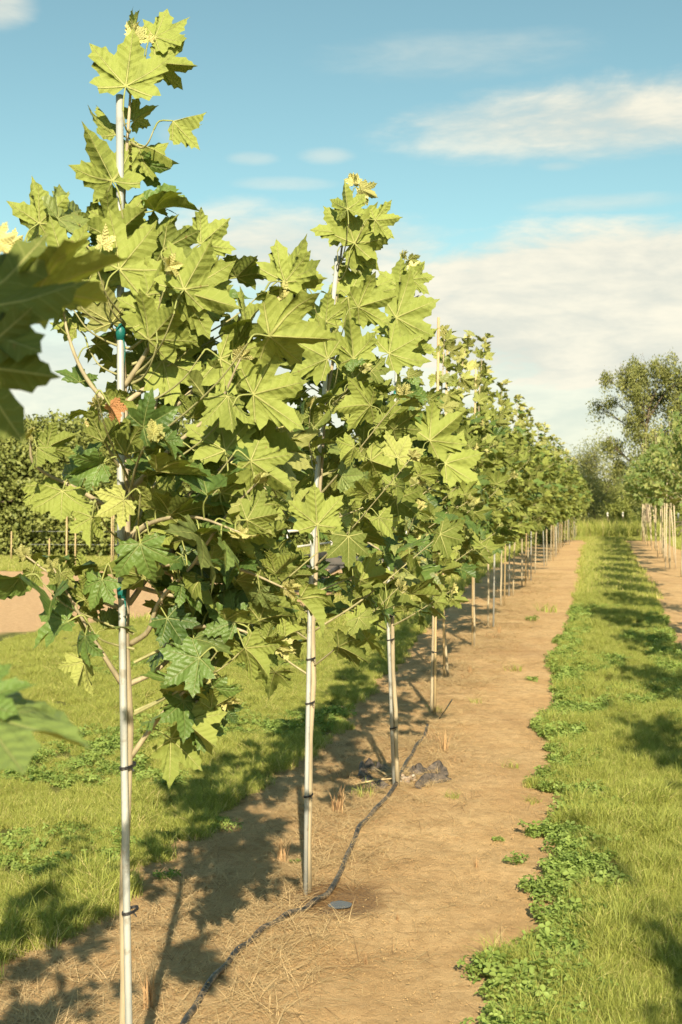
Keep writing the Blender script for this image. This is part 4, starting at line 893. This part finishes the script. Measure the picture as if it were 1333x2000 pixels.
def bushy_tree(px, py, w_, h_, m_, label, n_=7000, size=.12, group='trees of the hedgerow behind the field', name='hedgerow_tree', src=None, lumps=26, low=-.1):
    b = base_at(px, py)
    if src is not None:
        return copy_tree(src, b, random.uniform(0, 6.28), (w_ / src['w'], w_ / src['w'], h_ / src['h']), label)
    root = empty(name, tuple(b), label, 'tree', group)
    t, tips = skeleton(root, h_, .5, 3, h_ * .018)
    link('trunk', t.mesh('trunk', M_FBARK), root)
    cs, rs = [], []
    for _ in range(lumps):
        a = random.uniform(0, 6.28); z_ = random.uniform(low + .1, .88); rr = (w_ / 2) * math.sqrt(max(.05, 1 - ((z_ - .5) / .55) ** 2)) * random.uniform(.35, .85)
        cs.append((rr * math.cos(a), rr * math.sin(a), z_ * h_)); rs.append(w_ * random.uniform(.13, .24))
    pos, d = leaf_cloud(cs, rs, n_, size, .8); V, F, tn = faces_at(pos, d, size, .65)
    link('crown', mesh('crown', V, F, m_, {'tone': tn}, smooth=False), root); root['w'] = w_; root['h'] = h_
    return root
M_FBARK = simple('old_bark', (.16, .12, .08), (.08, .06, .04), 8, .9, .01)
hp0 = [None, None, None]; LBL = ['rounded dark', 'broad olive', 'narrow upright', 'low spreading', 'tall uneven', 'dense leafy', 'small bushy']
cnt = 0
for px, w_, h_, py in [(-70, 5.5, 4.6, 1084), (0, 5., 4.5, 1086), (62, 5.5, 4.9, 1086), (130, 5., 4.6, 1085), (200, 5.5, 4.4, 1086), (270, 5, 4.7, 1085), (340, 5.5, 4.9, 1084), (415, 5, 4.6, 1083), (490, 4.5, 4.2, 1084), (560, 4.5, 3.2, 1084), (640, 5, 3.9, 1078), (710, 5, 4.4, 1080), (785, 5.5, 4.2, 1076), (860, 5, 4.0, 1074), (940, 5, 3.8, 1070), (1010, 5, 4.2, 1060)]:
    lab = f'{LBL[cnt % 7]} hedgerow tree, {ORD[cnt]} from the left behind the bare field'
    if cnt < 3: hp0[cnt] = bushy_tree(px, py, w_, h_, M_FAR, lab, 15000, .16)
    else: bushy_tree(px, py, w_, h_, M_FAR, lab, src=hp0[cnt % 3])
    cnt += 1
# far right: tall airy tree with hanging twigs, hazy pale shrub trees, dark and yellow-green bushes
def airy_tree(px, py, h_, label, m_, n_, size, depth=4, spread=.5, r0=.2, clump=.8, hang=1.2, name='birch_tree', lean=0.):
    b = base_at(px, py); root = empty(name, tuple(b), label, 'tree'); t, tips = skeleton(root, h_, spread, depth, r0, lean); link('trunk', t.mesh('trunk', M_FBARK), root)
    good = [(p, L_) for p, k, L_ in tips if k <= 3 and p[2] > h_ * .16]; per = n_ // len(good); pos = []
    for p, L_ in good:
        c_ = rng.normal(0, 1, (per, 3)) * [clump * .6, clump * .6, clump * .55]; c_[:, 2] -= np.abs(rng.normal(0, clump * .45, per)); pos.append(p + c_)
    pos = np.concatenate(pos); V, F, tn = faces_at(pos, rng.normal(0, .4, pos.shape) + [0, 0, .6], size, .55, hang)
    link('crown', mesh('crown', V, F, m_, {'tone': tn}, smooth=False), root); return root
random.seed(19); rng = np.random.default_rng(19)
def clump_tree(px, py, clumps, label, m_, n_, size, r0, name='birch_tree', hang=1.4):
    """tall tree: limbs forking to leaf masses whose outline follows what is seen of it; masses have real depth"""
    b = base_at(px, py); D = depth_of(b); root = empty(name, tuple(b), label, 'tree'); t = Tubes(); pos = []
    tot = sum(c[2] ** 2 for c in clumps); hub = {}
    top = P(px + 14, 760, D) - b; tr = smooth_path([[0, 0, -.1], P(px + 3, 960, D) - b, P(px - 2, 860, D) - b, top], 6); t.tube(tr, [r0, r0 * .7, r0 * .45, r0 * .15], 8)
    for (cx, cy_, cr_) in clumps:
        c_ = P(cx, cy_, D) - b; rr = cr_ * D / FPX; c_ = c_ + CF * random.uniform(-1, 1) * min(1.6, 2.2 - rr * .5)
        z0 = max(1.2, c_[2] - .55 * math.hypot(c_[0], c_[1]) - rr); z0 = min(z0, tr[-1][2]); st_ = np.array([np.interp(z0, tr[:, 2], tr[:, 0]), np.interp(z0, tr[:, 2], tr[:, 1]), z0])
        mid = st_ * .5 + c_ * .5 + [0, 0, .1] + rng.normal(0, .15, 3); lm = smooth_path([st_, mid, c_], 4); t.tube(lm, [r0 * .35, r0 * .12], 6)
        for _ in range(9):
            e = c_ + unit(rng.normal(0, 1, 3)) * rr * random.uniform(.5, .95); q = lm[random.randint(4, len(lm) - 1)]; t.tube(smooth_path([q, (q + e) / 2 + rng.normal(0, .12, 3), e], 3), [r0 * .1, r0 * .03], 4)
        k = int(n_ * cr_ ** 2 / tot); ns = max(12, k // 45)
        s0 = rng.normal(0, 1, (ns, 3)); s0 /= np.linalg.norm(s0, axis=1)[:, None]; s0 = c_ + s0 * rr * rng.uniform(.25, 1.0, (ns, 1)) * [1, 1, .8]
        w_ = rng.integers(0, ns, k); dn = rng.exponential(.30, k); p = s0[w_] + rng.normal(0, .13, (k, 3)); p[:, 2] -= dn * 1.1; p[:, 0] += dn * .12 * np.sin(w_); pos.append(p)
    link('trunk', t.mesh('trunk', M_FBARK), root); pos = np.concatenate(pos)
    V, F, tn = faces_at(pos, rng.normal(0, .4, pos.shape) + [0, 0, .6], size, .5, hang); link('crown', mesh('crown', V, F, m_, {'tone': tn}, smooth=False), root); return root
clump_tree(1262, 1048, [(1252, 722, 40), (1215, 735, 30), (1290, 722, 42), (1180, 738, 18), (1325, 745, 45), (1240, 765, 34), (1285, 775, 40), (1178, 785, 17), (1200, 778, 18), (1318, 800, 42), (1216, 822, 20), (1250, 815, 28),
                        (1232, 850, 22), (1182, 862, 20), (1204, 868, 22), (1280, 850, 38), (1330, 860, 45), (1240, 895, 26), (1215, 905, 22), (1290, 910, 42), (1340, 920, 45), (1255, 945, 34)],
           'tall airy tree with drooping twigs rising beyond the right row', M_WILLOW, 30000, .145, .14)
airy_tree(1400, 1050, 10.5, 'olive tree at the right edge behind the tall airy one', M_FAR, 26000, .15, 4, .5, .2, .8, .8, 'far_tree')
airy_tree(1160, 1040, 5.6, 'thin pale hazy shrub tree between the ends of the two rows', M_FAR2, 13000, .12, 4, .5, .07, .7, .4, 'shrub_tree')
airy_tree(1128, 1042, 5.0, 'thin pale shrub tree right behind the end of the left row', M_FAR2, 11000, .12, 4, .5, .07, .7, .4, 'shrub_tree')
for px, py, w_, h_, m_, lab in [(1205, 1026, 6, 5.2, M_FAR3, 'dark green bush far off between the two rows'), (1245, 1024, 7, 5.6, M_FAR3, 'dark bush far off behind the right row'), (1175, 1032, 4.2, 3.6, M_FAR4, 'yellow-green bush at the end of the grass strip, left of the fence posts'),
                                (1225, 1031, 5.0, 3.7, M_FAR4, 'yellow-green bush behind the fence posts'), (1285, 1034, 5, 3.6, M_FAR4, 'yellow-green bush behind the stakes of the right row'), (1330, 1036, 5, 3.6, M_FAR4, 'yellow-green bush at the right edge of the picture'),
                                (1110, 1034, 4, 3.2, M_FAR, 'olive bush behind the last stakes of the left row'), (1060, 1036, 4, 3.4, M_FAR, 'olive bush hidden behind the far left row')]:
    bushy_tree(px, py, w_, h_, m_, lab, 6500, .16, 'bushes beyond the ends of the rows', 'far_bush', lumps=12, low=.0)
# tall weeds at the far end
tw = [blades_mesh(f'tall_weed_{k}', 60, .35, .5, 1.1, .03, M_GRASS, 3, .35) for k in range(3)]
x = rng.uniform(-9, 8, 1500); y = rng.uniform(64, 80, 1500); k = rng.uniform(0, 1, 1500) < .3 + .7 * (vnoise(x, y, .4, 71) > 0)
tag(scatter('tall_weeds', put(x[k], y[k]), rng.uniform(.6, 1.2, k.sum()), rng.uniform(0, 6, k.sum()), rng.integers(0, 3, k.sum()), tw), 'tall rank weeds along the far fence line', 'weeds')
x = rng.uniform(-46, -6, 1600); y = rng.uniform(36, 41, 1600); 
tag(scatter('field_edge_weeds', put(x, y), rng.uniform(.25, .6, 1600), rng.uniform(0, 6, 1600), rng.integers(0, 3, 1600), tw), 'rough weeds in front of the hedgerow', 'weeds')

# fence posts with white tops at the far end, thin stakes before the hedgerow
fp = None
for i, (px, py) in enumerate([(1150, 1036), (1187, 1035), (1217, 1034), (1325, 1040)]):
    b = base_at(px, py); lab = f'thin fence post with a white top, {ORD[i]} from the left at the far end'
    if fp is None:
        fp = empty('fence_post', tuple(b), lab, 'fence post', 'white-topped fence posts at the far end')
        t = Tubes(); t.tube([[0, 0, 0], [0, 0, .9]], .03, 6); t.build('post', M_FBARK, fp); t = Tubes(); t.tube([[0, 0, .9], [0, 0, 1.0], [0, 0, 1.22]], .055, 8); t.build('cap', M_WHITE, fp)
    else: copy_tree(fp, b, 0, (1, 1, 1), lab)
sp_ = None
for i, (px, py, h_) in enumerate([(22, 1098, .9), (96, 1100, .7), (130, 1120, 1.9), (147, 1112, 1.5), (163, 1087, 1.2), (192, 1090, 1.5), (218, 1108, 1.6), (222, 1106, 1.5), (312, 1095, 2.3), (288, 1100, 1.0), (452, 1092, 1.4), (520, 1098, 1.6)]):
    b = base_at(px, py); lab = f'thin pale stake before the hedgerow, {ORD[i]} from the left'
    if sp_ is None:
        t = Tubes(); t.tube([[0, 0, -.05], [.01, 0, .5], [.015, 0, 1.]], [.02, .02, .018], 6); o = t.build('thin_stake', M_BAMBOO, None, tuple(b)); sp_ = o
    else: o = sp_.copy(); COL.objects.link(o); o.location = b
    o.scale = (1, 1, h_); tag(o, lab, 'stake', 'thin stakes before the hedgerow')
t = Tubes()
b = G(60, 1092)
for z_ in (.45, .85): t.tube([np.array([0, 0, z_]), (G(300, 1092) - b) + [0, 0, z_ - .02], (G(560, 1092) - b) + [0, 0, z_]], .007, 5)
tag(t.build('fence_wire', M_STAKE, None, tuple(b)), 'two thin wires strung in front of the hedgerow', 'wire')

# white gabled shed behind the hedgerow
b = base_at(561, 1060); sd = empty('white_shed', tuple(b), 'white gabled shed roof showing through the leaves beyond the field', 'shed')
M_ROOF = simple('pale_roof', (.78, .76, .70), (.66, .64, .58), 3, .5); M_WALL = simple('shed_wall', (.62, .58, .50), (.52, .48, .40), 3, .8); M_DARK = simple('dark_door', (.05, .05, .045), (.09, .08, .07), 5, .7)
wS, dS, hW, hR = 3.6, 5.0, 3.1, 4.15
t = Tubes(); V = [(-wS / 2, 0, 0), (wS / 2, 0, 0), (wS / 2, 0, hW), (0, 0, hR), (-wS / 2, 0, hW)]; V = V + [(x_, dS, z_) for x_, _, z_ in V]
t.raw(V, [(0, 1, 2), (0, 2, 4), (4, 2, 3), (5, 7, 6), (5, 9, 7), (9, 8, 7), (0, 4, 9), (0, 9, 5), (1, 6, 7), (1, 7, 2), (4, 3, 8), (4, 8, 9), (3, 2, 7), (3, 7, 8)]); t.build('wall', M_WALL, sd, smooth=False)
t = Tubes()
for sgn in (-1, 1):
    a_ = math.atan2(hR - hW, wS / 2); L_ = math.hypot(hR - hW, wS / 2) + .25; rt = np.array(Matrix.Rotation(sgn * a_, 3, 'Y'))
    t.box([sgn * (wS / 4 + .08), dS / 2, (hW + hR) / 2 + .0], [L_, dS + .5, .07], rt)
t.build('roof', M_ROOF, sd, smooth=False)
t = Tubes(); t.box([0, -.03, 1.1], [1.5, .05, 2.2]); t.build('door', M_DARK, sd, smooth=False)

# flatbed farm trailer standing past the lawn
b = base_at(700, 1152); tl_ = empty('farm_trailer', tuple(b), 'low dark farm trailer with pale rails, parked behind the row and half hidden by leaves', 'trailer')
t = Tubes(); t.box([0, 0, .52], [1.9, 3.6, .10]); t.box([-.9, 0, .62], [.06, 3.6, .12]); t.box([.9, 0, .62], [.06, 3.6, .12]); t.box([0, -1.8, .62], [1.9, .06, .12]); t.build('bed', M_DARK, tl_, smooth=False)
for sx_ in (-.93, .93):
    t = Tubes()
    for yy_ in (-1.8, 0, 1.8): t.tube([[sx_, yy_, .5], [sx_, yy_, 1.15]], .022, 8)
    t.tube([[sx_, -1.8, 1.15], [sx_, 0, 1.15], [sx_, 1.8, 1.15]], .022, 8); t.tube([[sx_, -1.8, .85], [sx_, 0, .85], [sx_, 1.8, .85]], .018, 8)
    t.build('rail', M_WHITE, tl_)
t = Tubes(); t.tube([[0, -1.8, .5], [0, -2.6, .45], [0, -2.9, .42]], .04, 8); t.build('drawbar', M_DARK, tl_)
for sx_ in (-.85, .85):
    th_ = np.linspace(0, 2 * math.pi, 25); t = Tubes(); t.tube([[sx_, .3 + .22 * math.cos(a), .29 + .22 * math.sin(a)] for a in th_], .075, 10, cap=False); wh = t.build('wheel', M_TIE, tl_)
    t = Tubes(); t.tube([[sx_ - .05, .3, .29], [sx_, .3, .29], [sx_ + .05, .3, .29]], .16, 16); t.build('rim', M_STAKE, wh)

# stooping worker beyond the field: one continuous body
def skin_body(name, verts, edges, radii, m_, parent=None, loc=(0, 0, 0)):
    me = bpy.data.meshes.new(name); me.from_pydata(verts, edges, []); o = link(name, me, parent, loc); me.materials.append(m_)
    sk_ = o.modifiers.new('skin', 'SKIN'); 
    for v_, r_ in zip(me.skin_vertices[0].data, radii): v_.radius = r_ if isinstance(r_, tuple) else (r_, r_)
    me.skin_vertices[0].data[0].use_root = True; ss = o.modifiers.new('sub', 'SUBSURF'); ss.levels = 2; ss.render_levels = 2; return o
M_SHIRT = simple('grey_shirt', (.26, .27, .27), (.20, .21, .22), 14, .85); M_JEANS = simple('pale_jeans', (.34, .40, .46), (.26, .32, .40), 14, .85); M_HAT = simple('straw_hat', (.66, .56, .38), (.52, .42, .27), 30, .8); M_SKIN = simple('skin', (.42, .24, .16), (.38, .21, .13), 20, .5); M_BOOT = simple('boots', (.05, .04, .03), (.08, .06, .04), 20, .7)
b = base_at(358, 1098); per_ = empty('person', tuple(b), 'person in a grey shirt, pale jeans and straw hat stooping beyond the bare field', 'person')
per_.scale = (.98,) * 3; per_.rotation_euler = (0, 0, YAW)
vb = [(0, 0, .86), (0, .14, 1.0), (-.02, .30, 1.08), (-.04, .42, 1.10), (-.05, .50, 1.07), (-.05, .56, 1.0),
      (-.22, .38, 1.05), (-.28, .46, .82), (-.24, .56, .60), (-.23, .60, .52), (.16, .38, 1.05), (.22, .48, .82), (.16, .58, .60), (.15, .62, .52),
      (-.11, -.02, .80), (-.16, .06, .46), (-.19, -.02, .09), (-.20, .12, .03), (.11, -.02, .80), (.18, .05, .46), (.22, -.02, .09), (.23, .12, .03)]
eb = [(0, 1), (1, 2), (2, 3), (3, 4), (4, 5), (3, 6), (6, 7), (7, 8), (8, 9), (3, 10), (10, 11), (11, 12), (12, 13), (0, 14), (14, 15), (15, 16), (16, 17), (0, 18), (18, 19), (19, 20), (20, 21)]
rb = [.13, .13, .145, .13, .06, .095, .065, .045, .035, .038, .065, .045, .035, .038, .095, .07, .05, .04, .095, .07, .05, .04]
bd = skin_body('body', vb, eb, rb, M_SKIN, per_)
sh_v = [(0, .02, .93), (0, .14, 1.0), (-.02, .30, 1.08), (-.04, .42, 1.10), (-.22, .38, 1.05), (-.26, .43, .92), (.16, .38, 1.05), (.20, .44, .92)]
skin_body('shirt', sh_v, [(0, 1), (1, 2), (2, 3), (3, 4), (4, 5), (3, 6), (6, 7)], [.155, .152, .165, .15, .085, .065, .085, .065], M_SHIRT, per_)
skin_body('jeans', [(0, 0, .88), (-.11, -.02, .80), (-.16, .06, .46), (-.19, -.02, .13), (.11, -.02, .80), (.18, .05, .46), (.22, -.02, .13)], [(0, 1), (1, 2), (2, 3), (0, 4), (4, 5), (5, 6)], [.148, .115, .085, .065, .115, .085, .065], M_JEANS, per_)
t = Tubes(); hc = np.array([-.05, .60, 1.02]); ax_ = unit([0, .62, .55])
t.tube([hc - ax_ * .005, hc + ax_ * .005], [.19, .18], 20); t.tube([hc, hc + ax_ * .05, hc + ax_ * .11, hc + ax_ * .13], [.10, .10, .085, .04], 16); t.build('hat', M_HAT, per_)
for sx_ in (-.20, .23):
    t = Tubes(); t.tube([[sx_, -.08, .045], [sx_, .02, .06], [sx_, .16, .04], [sx_, .20, .035]], [.04, .055, .05, .03], 10); t.build('boot', M_BOOT, per_)
for o in list(bpy.data.objects):
    if o.get('w') is not None and o.type == 'EMPTY':
        del o['w']; del o['h']
